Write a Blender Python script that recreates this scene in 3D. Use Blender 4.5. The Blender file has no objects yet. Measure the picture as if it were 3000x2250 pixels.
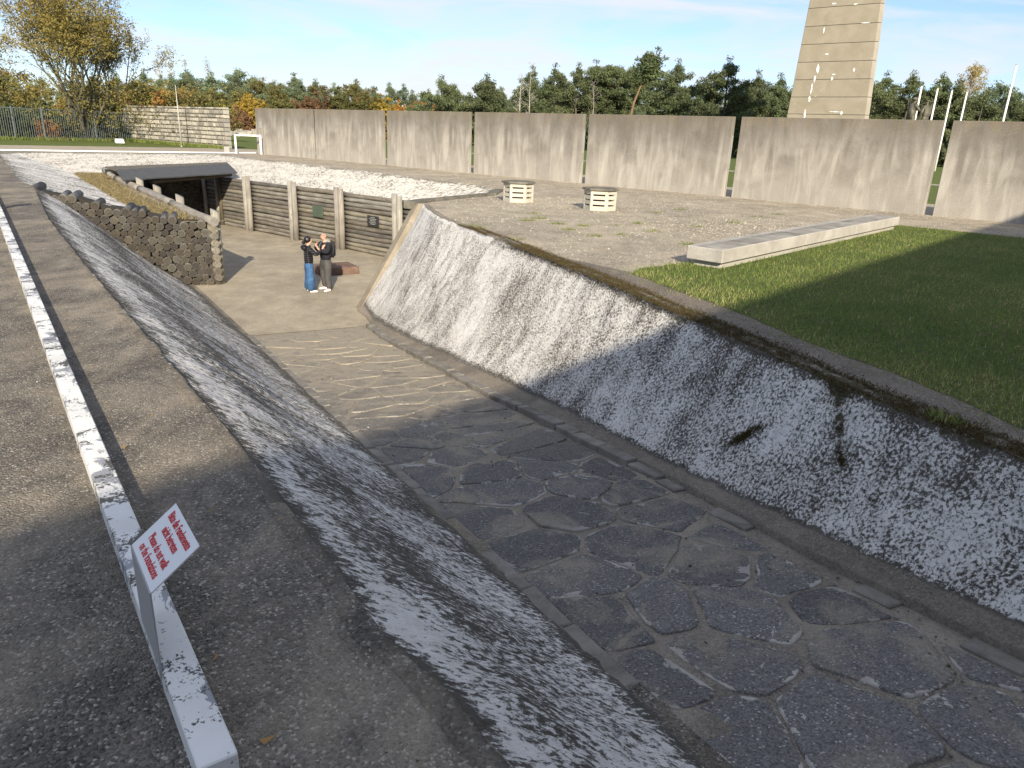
import bpy, bmesh, math, random
import numpy as np
from mathutils import Vector, Matrix, noise as mn
from mathutils.geometry import tessellate_polygon
random.seed(7); rng = np.random.default_rng(7)
R = math.radians
sc = bpy.context.scene
COL = sc.collection

# ---------------------------------------------------------------- camera
cd = bpy.data.cameras.new('camera'); cam = bpy.data.objects.new('camera', cd); COL.objects.link(cam)
cd.sensor_width = 36; cd.lens = 2130/3000*36; cd.clip_end = 3000; cd.clip_start = 0.05
_p, _r = R(19.0), R(2.4)
_fw = Vector((0, math.cos(_p), -math.sin(_p))); _rt = Vector((1, 0, 0)); _up = _rt.cross(_fw)
_rt2 = _rt*math.cos(_r) + _up*math.sin(_r); _up2 = _rt2.cross(_fw)
cam.matrix_world = Matrix(((_rt2.x, _up2.x, -_fw.x, 0), (_rt2.y, _up2.y, -_fw.y, 0), (_rt2.z, _up2.z, -_fw.z, 1.95), (0, 0, 0, 1)))
sc.camera = cam

# ---------------------------------------------------------------- sun, sky
SUN_AZ, SUN_EL = 170.6, 24.0
w = bpy.data.worlds.new('World'); sc.world = w; w.use_nodes = True
nt = w.node_tree; nt.nodes.clear()
wo = nt.nodes.new('ShaderNodeOutputWorld'); bg = nt.nodes.new('ShaderNodeBackground'); sky = nt.nodes.new('ShaderNodeTexSky')
sky.sky_type = 'NISHITA'; sky.sun_disc = False; sky.sun_elevation = R(SUN_EL); sky.sun_rotation = R(SUN_AZ)
sky.air_density = 1.0; sky.dust_density = 0.3; sky.ozone_density = 3.0
tc = nt.nodes.new('ShaderNodeTexCoord'); mp = nt.nodes.new('ShaderNodeMapping'); mp.inputs['Scale'].default_value = (2.2, 1.3, 12)
mp.inputs['Rotation'].default_value = (R(4), R(-7), 0)
cn = nt.nodes.new('ShaderNodeTexNoise'); cn.inputs['Scale'].default_value = 1.5; cn.inputs['Detail'].default_value = 9; cn.inputs['Roughness'].default_value = .6; cn.inputs['Distortion'].default_value = .9
cr = nt.nodes.new('ShaderNodeValToRGB'); cr.color_ramp.elements[0].position = .38; cr.color_ramp.elements[0].color = (.14, .14, .14, 1); cr.color_ramp.elements[1].position = .62; cr.color_ramp.elements[1].color = (.85, .85, .85, 1)
cmx = nt.nodes.new('ShaderNodeMix'); cmx.data_type = 'RGBA'; cmx.inputs['B'].default_value = (4.1, 4.15, 4.25, 1)
L = nt.links.new
L(tc.outputs['Generated'], mp.inputs['Vector']); L(mp.outputs['Vector'], cn.inputs['Vector']); L(cn.outputs['Fac'], cr.inputs['Fac'])
tint = nt.nodes.new('ShaderNodeMix'); tint.data_type = 'RGBA'; tint.blend_type = 'MULTIPLY'; tint.inputs['Factor'].default_value = 1; tint.inputs['B'].default_value = (.60, .665, .84, 1); L(sky.outputs['Color'], tint.inputs['A'])
L(cr.outputs['Color'], cmx.inputs['Factor']); L(tint.outputs['Result'], cmx.inputs['A']); L(cmx.outputs['Result'], bg.inputs['Color'])
bg.inputs['Strength'].default_value = 0.135
L(bg.outputs['Background'], wo.inputs['Surface'])
sl = bpy.data.lights.new('sun', 'SUN'); sun = bpy.data.objects.new('sun', sl); COL.objects.link(sun)
sl.energy = 5.0; sl.angle = R(0.53); sl.color = (1, .88, .70)
e_, a_ = R(SUN_EL), R(SUN_AZ)
sun.rotation_euler = Vector((-math.sin(a_)*math.cos(e_), -math.cos(a_)*math.cos(e_), -math.sin(e_))).to_track_quat('-Z', 'Y').to_euler()
sun.location = (5, -30, 20)
sc.view_settings.view_transform = 'Standard'; sc.view_settings.look = 'None'; sc.view_settings.exposure = 0.70; sc.view_settings.gamma = 1
sc.view_settings.use_curve_mapping = False
sc.render.engine = 'CYCLES'; sc.cycles.max_bounces = 5; sc.cycles.diffuse_bounces = 3
sc.render.resolution_x = 1024; sc.render.resolution_y = 768

# ---------------------------------------------------------------- node helpers
class G:
    def __init__(s, name, rough=.9, spec=.25):
        s.m = bpy.data.materials.new(name); s.m.use_nodes = True; s.t = s.m.node_tree
        s.b = s.t.nodes['Principled BSDF']; s.b.inputs['Roughness'].default_value = rough; s.b.inputs['Specular IOR Level'].default_value = spec
    def L(s, v, sock):
        if isinstance(v, bpy.types.NodeSocket): s.t.links.new(v, sock)
        elif isinstance(v, (tuple, list)) and sock.type == 'RGBA': sock.default_value = tuple(v)[:3]+(1,)
        else: sock.default_value = v
    def n(s, ty, **k):
        nd = s.t.nodes.new('ShaderNode'+ty)
        for a, b in k.items(): setattr(nd, a, b)
        return nd
    def co(s, out='Object'): return s.n('TexCoord').outputs[out]
    def map(s, v, sc=(1, 1, 1), rot=(0, 0, 0), loc=(0, 0, 0)):
        nd = s.n('Mapping'); s.L(v, nd.inputs['Vector']); nd.inputs['Scale'].default_value = sc; nd.inputs['Rotation'].default_value = rot; nd.inputs['Location'].default_value = loc
        return nd.outputs['Vector']
    def noise(s, v, scale, detail=4, rough=.55, dist=0):
        nd = s.n('TexNoise'); s.L(v, nd.inputs['Vector']); nd.inputs['Scale'].default_value = scale; nd.inputs['Detail'].default_value = detail
        nd.inputs['Roughness'].default_value = rough; nd.inputs['Distortion'].default_value = dist; return nd.outputs['Fac']
    def vor(s, v, scale, feat='F1', out='Distance', rnd=1):
        nd = s.n('TexVoronoi', feature=feat); s.L(v, nd.inputs['Vector']); nd.inputs['Scale'].default_value = scale; nd.inputs['Randomness'].default_value = rnd; return nd.outputs[out]
    def ramp(s, f, stops, interp='LINEAR'):
        nd = s.n('ValToRGB'); s.L(f, nd.inputs['Fac']); cr = nd.color_ramp; cr.interpolation = interp
        while len(cr.elements) < len(stops): cr.elements.new(.5)
        for e, (p, c) in zip(cr.elements, stops):
            e.position = p; e.color = (c, c, c, 1) if isinstance(c, (int, float)) else tuple(c)+(1,)
        return nd.outputs['Color']
    def mr(s, f, a, b, c=0, d=1):
        nd = s.n('MapRange'); s.L(f, nd.inputs['Value'])
        for k, v in zip(('From Min', 'From Max', 'To Min', 'To Max'), (a, b, c, d)): nd.inputs[k].default_value = v
        return nd.outputs['Result']
    def mix(s, f, a, b, mode='MIX'):
        nd = s.n('Mix', data_type='RGBA', blend_type=mode); s.L(f, nd.inputs['Factor']); s.L(a, nd.inputs['A']); s.L(b, nd.inputs['B']); return nd.outputs['Result']
    def ma(s, op, a, b=0.0, clamp=False):
        nd = s.n('Math', operation=op, use_clamp=clamp); s.L(a, nd.inputs[0]); s.L(b, nd.inputs[1]); return nd.outputs[0]
    def attr(s, name, out='Fac'):
        nd = s.n('Attribute', attribute_name=name); return nd.outputs[out]
    def rnd(s): return s.n('ObjectInfo').outputs['Random']
    def hsv(s, c, v=1.0, h=.5, sat=1.0):
        nd = s.n('HueSaturation'); s.L(c, nd.inputs['Color']); s.L(v, nd.inputs['Value']); s.L(h, nd.inputs['Hue']); s.L(sat, nd.inputs['Saturation']); return nd.outputs['Color']
    def sep(s, v):
        nd = s.n('SeparateXYZ'); s.L(v, nd.inputs[0]); return nd.outputs
    def bump(s, h, st=.5, d=.01, nrm=None):
        nd = s.n('Bump'); s.L(h, nd.inputs['Height']); nd.inputs['Strength'].default_value = st; nd.inputs['Distance'].default_value = d
        if nrm is not None: s.L(nrm, nd.inputs['Normal'])
        return nd.outputs['Normal']
    def out(s, col, nrm=None, rough=None):
        s.L(col, s.b.inputs['Base Color'])
        if nrm is not None: s.L(nrm, s.b.inputs['Normal'])
        if rough is not None: s.L(rough, s.b.inputs['Roughness'])
        return s.m

def gritcol(g, o, c_dark, c_mid, c_light, sand, sand_amt=.5, scale=70, light_amt=.06, big=.35):
    v = g.n('TexVoronoi'); g.L(o, v.inputs['Vector']); v.inputs['Scale'].default_value = scale
    cell = g.sep(v.outputs['Color'])[0]
    c = g.ramp(cell, [(0, c_dark), (.55, c_mid), (1-light_amt*2, [x*1.2 for x in c_mid]), (1-light_amt, c_light), (1, c_light)])
    f = g.noise(o, 9, 6, .65); c = g.mix(g.mr(f, .35, .7, 0, .5), c, c_dark)
    f2 = g.noise(o, 30, 4, .7); c = g.hsv(c, g.mr(f2, .3, .7, .8, 1.2))
    big_n = g.noise(o, big, 5, .6, .6); mid = g.noise(g.map(o, (1, .6, 1)), 2.6, 6, .62, .8)
    amt = g.ma('MULTIPLY', g.mr(g.ma('ADD', g.ma('MULTIPLY', big_n, .6), g.ma('MULTIPLY', mid, .5)), .46, .68), sand_amt, True)
    c = g.mix(amt, c, g.mix(g.mr(cell, 0, 1, 0, .45), sand, c_light))
    c = g.hsv(c, g.mr(g.noise(o, 1.3, 4), .3, .7, .84, 1.14))
    h = g.ma('ADD', g.ma('MULTIPLY', v.outputs['Distance'], -1.0), g.ma('ADD', g.ma('MULTIPLY', f, .8), g.ma('MULTIPLY', f2, .5)))
    return c, h
GA = ((.060, .055, .048), (.168, .152, .130), (.46, .42, .36), (.36, .305, .22), .72, 95, .05)
GD = ((.14, .123, .10), (.25, .222, .182), (.38, .345, .29), (.32, .28, .22), .8, 90, .03)
def grit(name, *a, bump=.9, **k):
    g = G(name); c, h = gritcol(g, g.co(), *a, **k); return g.out(c, g.bump(h, bump, .012))

M = {}
M['asphalt'] = grit('asphalt_path', *GA)
M['gravel'] = grit('gravel_terrace', (.19, .163, .125), (.325, .283, .220), (.64, .58, .46), (.46, .395, .29), .7, 60, .08)
M['path_shade'] = grit('shaded_brown_gravel', (.10, .085, .068), (.175, .15, .12), (.40, .36, .29), (.23, .195, .15), .6, 80, .05)  # brown gravel darker than the terrace, path shade put into its colour
M['floor'] = grit('trench_floor', (.25, .217, .165), (.35, .306, .235), (.50, .45, .355), (.42, .36, .26), .75, 60, .04)
_g = G('ramp_dirt'); _o = _g.co(); _c, _h = gritcol(_g, _o, *GD, big=1.2); _c2, _h2 = gritcol(_g, _o, (.25, .217, .165), (.35, .306, .235), (.50, .45, .355), (.42, .36, .26), .75, 60, .04)
M['dirt'] = _g.out(_g.mix(_g.mr(_g.ma('ADD', _g.sep(_o)[1], _g.ma('MULTIPLY', _g.noise(_o, 1.2, 5), 5)), 8, 16), _c, _c2), _g.bump(_h, .9, .012))
M['sandpath'] = grit('sand_path', (.27, .235, .18), (.36, .315, .245), (.5, .45, .36), (.42, .36, .27), .5, 40, .05, .2)
M['bank'] = grit('dry_bank', (.13, .112, .085), (.24, .205, .148), (.38, .34, .26), (.33, .27, .17), .8, 40, .05, .6)

def lime(name, dark=(.06, .055, .046), white=(.85, .83, .785), sx=1.0, sy=.8, fine=40, moss=(.055, .047, .025), gnd=GD, gmax=.5):
    g = G(name, .95, .15); uv = g.co('UV'); cov = g.attr('cov'); ms = g.attr('moss')
    v = g.map(uv, (sx, sy, 1)); vv = g.map(uv, (1, .8, 1))
    f1 = g.noise(v, fine, 8, .80, .1); f2 = g.noise(g.map(uv, (sx, sy*.6, 1)), 3.6, 7, .68, .6); f3 = g.noise(vv, .7, 4, .55)
    cc = g.mr(g.vor(v, fine*1.1, 'SMOOTH_F1'), .1, .7, -.5, .5)
    s = g.ma('ADD', g.ma('MULTIPLY', g.ma('SUBTRACT', f1, .5), 2.3), g.ma('MULTIPLY', g.ma('SUBTRACT', f2, .5), .66))
    s = g.ma('ADD', s, g.ma('MULTIPLY', cc, -.22))
    s = g.ma('ADD', s, g.ma('MULTIPLY', g.ma('SUBTRACT', f3, .5), .5)); s = g.ma('ADD', s, cov)
    mask = g.mr(s, .50, .54); chalk = g.mr(s, .34, .52, 0, .30); gc, gh = gritcol(g, g.co(), *gnd); gm = g.mr(g.ma('ADD', cov, g.ma('MULTIPLY', g.ma('SUBTRACT', f2, .5), .6)), .32, .16)
    base = g.mix(g.noise(v, 40, 4), dark, [x*2.3 for x in dark]); base = g.mix(g.mr(f2, .42, .62, 0, .6), base, (.17, .158, .138)); base = g.mix(gm, base, gc)
    mo = g.ma('MULTIPLY', g.mr(g.ma('ADD', ms, g.ma('MULTIPLY', g.ma('SUBTRACT', g.noise(uv, 7, 6, .7), .5), 1.6)), .45, .62), .92, True)
    wc = g.mix(g.mr(g.noise(uv, 9, 6, .65), .45, .68, 0, .55), white, (.52, .50, .455))
    c = g.mix(chalk, base, (.36, .345, .315)); c = g.mix(mask, c, wc); mossc = g.mix(g.noise(uv, 30, 3), moss, (.09, .085, .04)); c = g.mix(mo, c, mossc)
    nb = g.bump(g.ma('ADD', g.ma('MULTIPLY', mask, .6), g.ma('ADD', g.ma('MULTIPLY', f1, 1.2), g.ma('MULTIPLY', gh, .25))), .8, .03)
    return g.out(c, nb)
M['lime'] = lime('limewash_right'); M['lime_left'] = lime('limewash_left', sx=1.1, sy=.5, fine=30, gnd=GA)
M['lime_far'] = lime('limewash_far', dark=(.15, .135, .105), white=(.74, .70, .615), fine=9, sy=.5)

def concrete(name, c1, c2, streak=.0, sp=None, scale=1.0, top=None, white=0.0):
    g = G(name, .88, .2); o = g.co(); oi = g.rnd()
    off = g.n('CombineXYZ'); g.L(g.ma('MULTIPLY', oi, 37.0), off.inputs[0])
    ad = g.n('VectorMath', operation='ADD'); g.L(o, ad.inputs[0]); g.L(off.outputs[0], ad.inputs[1]); p = ad.outputs[0]
    n1 = g.noise(p, 1.1*scale, 6, .62, .5); c = g.mix(g.mr(n1, .35, .68), c1, c2)
    if streak:
        st = g.noise(g.map(p, (1.5, 1.5, .22)), 1.5, 5, .6, .8); st2 = g.noise(g.map(p, (.8, .8, .16)), 1.2, 6, .66, .8); z = g.sep(o)[2]
        tp = g.mr(z, .7, 3.0, .12, 1)
        c = g.mix(g.mr(z, 1.9, .2, 0, .45), c, [x*1.25 for x in c2]); c = g.mix(g.ma('MULTIPLY', g.mr(st, .46, .70), streak, True), c, [x*1.5 for x in c2])
        c = g.mix(g.ma('MULTIPLY', g.ma('MULTIPLY', g.mr(st2, .38, .62), tp), .85, True), c, top or [x*.55 for x in c1])
        c = g.mix(g.ma('MULTIPLY', g.mr(z, 1.7, 2.8), g.mr(st, .35, .6, .25, .8)), c, [x*.62 for x in c1]); tt = g.ma('MULTIPLY', g.mr(z, 2.25, 2.9), g.mr(g.noise(g.map(p, (5, 5, .8)), 2, 5, .6), .42, .6)); c = g.mix(g.ma('MULTIPLY', tt, .6, True), c, (.21, .165, .095))
    fine = g.noise(p, 28*scale, 5, .7); c = g.hsv(c, g.mr(fine, .3, .7, .82, 1.16))
    if sp:
        sv = g.vor(p, 26*scale); c = g.mix(g.ma('MULTIPLY', g.mr(sv, .22, .12), g.mr(g.noise(p, 1.6, 3), .42, .6)), c, sp)
    if white:
        wz = g.noise(g.map(p, (1, 1, .5)), .55, 6, .72, 1.2); c = g.mix(g.mr(wz, .66, .68, 0, white), c, (.78, .76, .70))
    return g.out(c, g.bump(g.ma('ADD', n1, g.ma('MULTIPLY', fine, .5)), .25, .01))
M['panel'] = concrete('panel_concrete', (.20, .182, .155), (.325, .305, .27), .85, (.40, .36, .28))
M['obelisk'] = concrete('obelisk_concrete', (.285, .25, .19), (.35, .31, .24), 0, None, .5, white=.9)
M['obelisk_side'] = concrete('obelisk_side_concrete', (.27, .245, .20), (.33, .30, .25), 0, None, .5)
M['granite'] = concrete('granite', (.33, .315, .28), (.46, .44, .40), 0, (.58, .56, .51), 1.5)
M['granite_top'] = concrete('granite_top', (.15, .14, .12), (.38, .36, .32), 0, (.42, .40, .36), 1.6)
M['vent'] = concrete('vent_concrete', (.46, .43, .35), (.55, .52, .44), 0, None, 2)
M['cap'] = concrete('mossy_cap', (.10, .092, .075), (.20, .185, .15), 0, (.32, .3, .24), 2.5)
M['tan'] = concrete('tan_concrete', (.22, .19, .145), (.34, .30, .235), 0, None, 1.5)
M['kerb'] = concrete('kerb_stone', (.15, .138, .118), (.28, .262, .23), 0, None, 3)
M['building'] = concrete('building_render', (.40, .39, .36), (.46, .45, .42), 0, None, .5)
M['fardirt'] = concrete('stone_block', (.30, .275, .22), (.48, .45, .375), 0, (.24, .215, .17), 2.2)
M['mortar'] = concrete('mortar', (.15, .135, .105), (.21, .19, .15), 0, None, 2)
_g = G('stone_block', .9, .2); _o = _g.co(); _r = _g.rnd(); _c = _g.mix(_g.noise(_g.co('Object'), 3, 5, .6), (.32, .30, .25), (.47, .45, .39)); _g.out(_g.hsv(_c, _g.ma('MULTIPLY', _g.mr(_r, 0, 1, .52, 1.15), _g.mr(_g.noise(_o, 9, 4, .7), .3, .7, .85, 1.1)), .5, _g.mr(_r, 0, 1, .8, 1.15))); M['fardirt'] = _g.m

def stone_mat():
    g = G('paving_stone', .85, .3); o = g.co('Generated'); geo = g.n('NewGeometry').outputs['Position']
    rim = g.attr('rim')
    v = g.n('TexVoronoi'); g.L(geo, v.inputs['Vector']); v.inputs['Scale'].default_value = 95
    cell = g.sep(v.outputs['Color'])[0]
    c = g.ramp(cell, [(0, (.07, .067, .064)), (.6, (.138, .132, .125)), (.95, (.17, .163, .155)), (.98, (.33, .315, .29)), (1, (.36, .34, .31))])
    pale = g.mix(g.noise(geo, 14, 5), (.23, .215, .19), (.46, .44, .40))
    nz = g.noise(geo, 3.4, 8, .66, .7)
    m = g.mr(g.ma('ADD', g.ma('MULTIPLY', rim, .34), g.ma('MULTIPLY', g.ma('SUBTRACT', nz, .5), 2.3)), .35, .38)
    c = g.mix(m, c, pale)
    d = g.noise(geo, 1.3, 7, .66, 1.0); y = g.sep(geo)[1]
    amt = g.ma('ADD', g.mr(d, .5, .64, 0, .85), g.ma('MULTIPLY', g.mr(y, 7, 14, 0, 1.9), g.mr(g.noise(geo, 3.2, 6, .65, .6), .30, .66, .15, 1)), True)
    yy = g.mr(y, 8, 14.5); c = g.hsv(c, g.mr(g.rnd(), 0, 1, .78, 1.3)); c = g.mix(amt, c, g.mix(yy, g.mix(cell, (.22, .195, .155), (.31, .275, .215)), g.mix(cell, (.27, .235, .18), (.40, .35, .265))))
    h = g.ma('ADD', g.ma('MULTIPLY', v.outputs['Distance'], -.8), g.ma('ADD', nz, g.ma('MULTIPLY', m, .5)))
    return g.out(c, g.bump(h, .7, .01))
M['stone'] = stone_mat()

def wood(name, c1, c2, axis=2, ends=False, dark=.35):
    g = G(name, .85, .2); o = g.co('Object'); r = g.rnd()
    off = g.n('CombineXYZ'); g.L(g.ma('MULTIPLY', r, 53.0), off.inputs[0]); g.L(g.ma('MULTIPLY', r, 17.0), off.inputs[1])
    ad = g.n('VectorMath', operation='ADD'); g.L(o, ad.inputs[0]); g.L(off.outputs[0], ad.inputs[1])
    s = [1, 1, 1]
    if not ends: s[axis] = .08
    n1 = g.noise(g.map(ad.outputs[0], s), 22, 6, .65, .3); n2 = g.noise(ad.outputs[0], 2.2, 4)
    c = g.mix(g.mr(n1, .33, .68), c1, c2)
    if ends:
        sp = g.sep(o); rr = g.ma('SQRT', g.ma('ADD', g.ma('MULTIPLY', sp[0], sp[0]), g.ma('MULTIPLY', sp[1], sp[1])))
        ring = g.ma('SINE', g.ma('ADD', g.ma('MULTIPLY', rr, 260.0), g.ma('MULTIPLY', n2, 9.0)))
        c = g.mix(g.mr(ring, -1, 1, 0, .22), c, [x*.5 for x in c1])
        c = g.mix(g.mr(rr, .085, .125, 0, .5), c, [x*1.5 for x in c2])
        ang = g.ma('ARCTAN2', sp[1], sp[0]); cr_ = g.ma('ABSOLUTE', g.ma('SINE', g.ma('ADD', g.ma('MULTIPLY', ang, .5), g.ma('MULTIPLY', r, 9.0))))
        c = g.mix(g.ma('MULTIPLY', g.mr(cr_, .05, .015), g.mr(n2, .45, .5)), c, (.015, .013, .01))
    else:
        kn = g.vor(g.map(ad.outputs[0], [4 if i != axis else 1.3 for i in range(3)]), 1.2); c = g.mix(g.mr(kn, .10, .05, 0, .8), c, [x*.4 for x in c1])
    c = g.hsv(c, g.ma('MULTIPLY', g.mr(r, 0, 1, 1-dark, 1+dark), g.mr(n2, .3, .7, .8, 1.15)), g.mr(r, 0, 1, .49, .52), g.mr(g.ma('FRACT', g.ma('MULTIPLY', r, 7.3)), 0, 1, .7, 1.35))
    return g.out(c, g.bump(n1, .5, .012))
M['log'] = wood('weathered_log', (.105, .096, .082), (.235, .215, .182), 0)
M['log_pale'] = wood('pale_weathered_log', (.20, .185, .16), (.33, .31, .275), 0, dark=.15)
M['post'] = wood('pale_post', (.20, .182, .155), (.34, .315, .27), 2, dark=.12)
M['post_dark'] = wood('dark_post', (.06, .052, .042), (.14, .122, .095), 2, dark=.2)
M['log_end'] = wood('log_end', (.045, .040, .034), (.085, .076, .064), 2, True, .35)
M['log_side'] = wood('log_side', (.10, .095, .085), (.20, .19, .17), 2)

def plain(name, c, rough=.6, spec=.4, n=.12, scale=8, bump=.1, metal=0):
    g = G(name, rough, spec); g.b.inputs['Metallic'].default_value = metal
    f = g.noise(g.co(), scale, 5, .6); return g.out(g.hsv(tuple(c), g.mr(f, .3, .7, 1-n, 1+n)), g.bump(f, bump, .005))
M['white'] = plain('white_paint', (.80, .80, .78), .45, .4, .04)
M['felt'] = plain('roofing_felt', (.075, .078, .082), .75, .3, .18, 5)
M['felt_top'] = plain('roofing_felt_top', (.13, .12, .095), .9, .2, .3, 8)
M['fence'] = plain('fence_paint', (.10, .125, .13), .5, .4)
M['grey_metal'] = plain('grey_metal', (.30, .30, .28), .5, .5, .08)
M['sign'] = plain('sign_metal', (.70, .71, .72), .35, .5, .02, 3, .02)
M['sign_post'] = plain('sign_post_metal', (.36, .36, .355), .5, .4, .05, 4, .02)
M['red'] = plain('red_lettering', (.55, .035, .04), .6, .3, .02)
M['bronze_green'] = plain('green_bronze', (.10, .135, .10), .5, .5, .2, 20, metal=.3)
M['black_plate'] = plain('black_plate', (.028, .03, .032), .45, .5, .2)
M['letter_pale'] = plain('pale_lettering', (.42, .42, .38), .6)
M['letter_dark'] = plain('dark_relief', (.06, .08, .062), .6)
M['bronze'] = plain('statue_bronze', (.105, .098, .072), .6, .4, .45, 3, .5, .2)
M['block'] = concrete('red_brown_block', (.115, .072, .055), (.20, .135, .105), 0, (.3, .25, .2), 3)
M['black'] = plain('interior_shade', (.03, .027, .022), .95)  # near-black colour standing in for shade in the shelter and gaps
M['skin'] = plain('skin', (.55, .33, .24), .5, .4, .04); M['hair'] = plain('black_hair', (.012, .010, .010), .4, .5)
M['puffer'] = plain('black_puffer', (.013, .013, .017), .42, .5); M['hoodie'] = plain('black_jacket', (.012, .012, .018), .8)
M['jeans'] = plain('blue_denim', (.045, .105, .215), .85, .2, .45, 6); M['trouser'] = plain('charcoal_trousers', (.075, .073, .072), .85, .2, .25, 8)
M['hood_grey'] = plain('grey_hood', (.26, .26, .23), .9); M['pack'] = plain('backpack', (.02, .02, .023), .8); M['pack_grey'] = plain('backpack_grey', (.12, .125, .13), .8)
M['shoe'] = plain('white_sneaker', (.80, .80, .78), .5); M['glass_dark'] = plain('dark_frames', (.01, .01, .01), .3)
M['window'] = plain('dark_window', (.03, .035, .04), .1, .6)

def beam_mat():
    g = G('worn_white_paint', .5, .4); o = g.co(); n1 = g.noise(o, 5, 7, .7, .8); n2 = g.noise(o, 1.1, 4, .6); f = g.noise(o, 60, 4, .7)
    c = g.mix(g.mr(g.noise(o, 3, 5), .4, .7), (.74, .74, .71), (.63, .63, .60))
    c = g.mix(g.mr(g.ma('ADD', n1, g.ma('MULTIPLY', n2, .8)), .955, .965), c, (.27, .28, .30))
    sp = g.ma('ADD', g.ma('MULTIPLY', f, .7), g.ma('ADD', g.ma('MULTIPLY', g.noise(o, 3.2, 7, .68, .6), 1.5), g.ma('MULTIPLY', n2, .55)))
    c = g.mix(g.mr(sp, 1.44, 1.47), c, (.065, .06, .05))
    return g.out(c, g.bump(f, .25, .004))
M['beam'] = beam_mat()

def leafmat(name, stops, rough=.7, trans=.25):
    g = G(name, rough, .2); a = g.attr('tone'); r = g.rnd()
    c = g.ramp(a, stops); c = g.hsv(c, g.mr(r, 0, 1, .82, 1.2), g.mr(g.ma('FRACT', g.ma('MULTIPLY', r, 5.7)), 0, 1, .485, .512))
    g.L(c, g.b.inputs['Base Color'])
    tr = g.n('BsdfTranslucent'); g.L(c, tr.inputs['Color']); mx = g.n('MixShader'); mx.inputs[0].default_value = trans
    out = g.t.nodes['Material Output']; g.t.links.new(g.b.outputs[0], mx.inputs[1]); g.t.links.new(tr.outputs[0], mx.inputs[2]); g.t.links.new(mx.outputs[0], out.inputs['Surface'])
    return g.m
M['pine'] = leafmat('pine_needles', [(0, (.06, .08, .04)), (.5, (.125, .155, .072)), (1, (.20, .235, .11))], .7, .35)
M['pine_far'] = leafmat('far_pine_needles', [(0, (.09, .12, .075)), (.5, (.15, .19, .105)), (1, (.21, .25, .13))])
M['autumn'] = leafmat('autumn_leaves', [(0, (.15, .14, .045)), (.35, (.26, .21, .06)), (.7, (.36, .25, .08)), (1, (.46, .28, .11))])
M['orange'] = leafmat('orange_leaves', [(0, (.22, .09, .03)), (.5, (.38, .16, .04)), (1, (.50, .28, .06))])
M['yellow'] = leafmat('yellow_leaves', [(0, (.15, .13, .03)), (.5, (.32, .25, .045)), (1, (.52, .40, .06))])
M['brown'] = leafmat('brown_leaves', [(0, (.10, .06, .035)), (.5, (.17, .10, .05)), (1, (.25, .15, .07))])
M['olive'] = leafmat('olive_leaves', [(0, (.07, .075, .028)), (.5, (.12, .12, .04)), (1, (.20, .17, .055))])
M['bushgreen'] = leafmat('bush_leaves', [(0, (.022, .034, .012)), (.5, (.055, .075, .024)), (1, (.13, .15, .04))])
M['grassblade'] = leafmat('grass_blades', [(0, (.07, .12, .030)), (.5, (.165, .235, .055)), (.8, (.28, .31, .09)), (1, (.46, .40, .19))], .6, .38)
M['drygrass'] = leafmat('dry_grass', [(0, (.10, .08, .04)), (.5, (.26, .21, .11)), (1, (.42, .35, .20))])
M['mossblade'] = leafmat('moss_tufts', [(0, (.035, .025, .014)), (.5, (.085, .058, .030)), (.85, (.12, .10, .035)), (1, (.08, .12, .03))])
M['bark_red'] = wood('pine_bark', (.10, .068, .050), (.19, .13, .098), 2); M['bark'] = wood('grey_bark', (.06, .053, .042), (.12, .108, .085), 2); M['bark_pale'] = wood('pale_bark', (.34, .31, .27), (.48, .45, .4), 2)

def grassmat(name, a, b, c):
    g = G(name, .9, .1); o = g.co(); n = g.noise(o, .5, 6, .6, .4); f = g.noise(g.map(o, (1, 1, 1)), 25, 5, .75)
    col = g.mix(g.mr(n, .35, .65), a, b); col = g.mix(g.mr(f, .45, .75), col, c); return g.out(g.hsv(col, g.mr(f, .3, .7, .75, 1.2)), g.bump(f, .8, .05))
M['grass'] = grassmat('field_grass', (.085, .13, .032), (.115, .15, .042), (.19, .18, .07))
M['lawn'] = grassmat('lawn_soil', (.075, .10, .03), (.11, .125, .04), (.19, .165, .08))

# ---------------------------------------------------------------- object helpers
def prop(o, label=None, cat=None, group=None, kind=None):
    if label: o['label'] = label
    if cat: o['category'] = cat
    if group: o['group'] = group
    if kind: o['kind'] = kind
    return o
def link(name, me, mats, parent=None, loc=None, rot=None):
    o = bpy.data.objects.new(name, me)
    if mats is not None and len(me.materials) == 0:
        for m in (mats if isinstance(mats, (list, tuple)) else [mats]): me.materials.append(m)
    COL.objects.link(o)
    if parent: o.parent = parent
    if loc is not None: o.location = loc
    if rot is not None: o.rotation_euler = rot
    return o
def mesh(name, vs, fs, smooth=False):
    me = bpy.data.meshes.new(name); me.from_pydata([tuple(v) for v in vs], [], [tuple(f) for f in fs]); me.update()
    if smooth: me.shade_smooth()
    return me
def npmesh(name, V, F, tone=None):
    """V (n,3), F (m,k) constant k"""
    me = bpy.data.meshes.new(name); n, m, k = len(V), len(F), F.shape[1]
    me.vertices.add(n); me.vertices.foreach_set('co', V.astype(np.float32).ravel())
    me.loops.add(m*k); me.loops.foreach_set('vertex_index', F.astype(np.int32).ravel())
    me.polygons.add(m); me.polygons.foreach_set('loop_start', np.arange(0, m*k, k, dtype=np.int32))
    me.update(calc_edges=True)
    if tone is not None:
        a = me.attributes.new('tone', 'FLOAT', 'FACE'); a.data.foreach_set('value', tone.astype(np.float32))
    return me
def empty(name, loc=(0, 0, 0), rz=0, **k):
    o = bpy.data.objects.new(name, None); COL.objects.link(o); o.location = loc; o.rotation_euler = (0, 0, rz); o.empty_display_size = .2
    return prop(o, **k)
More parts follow.
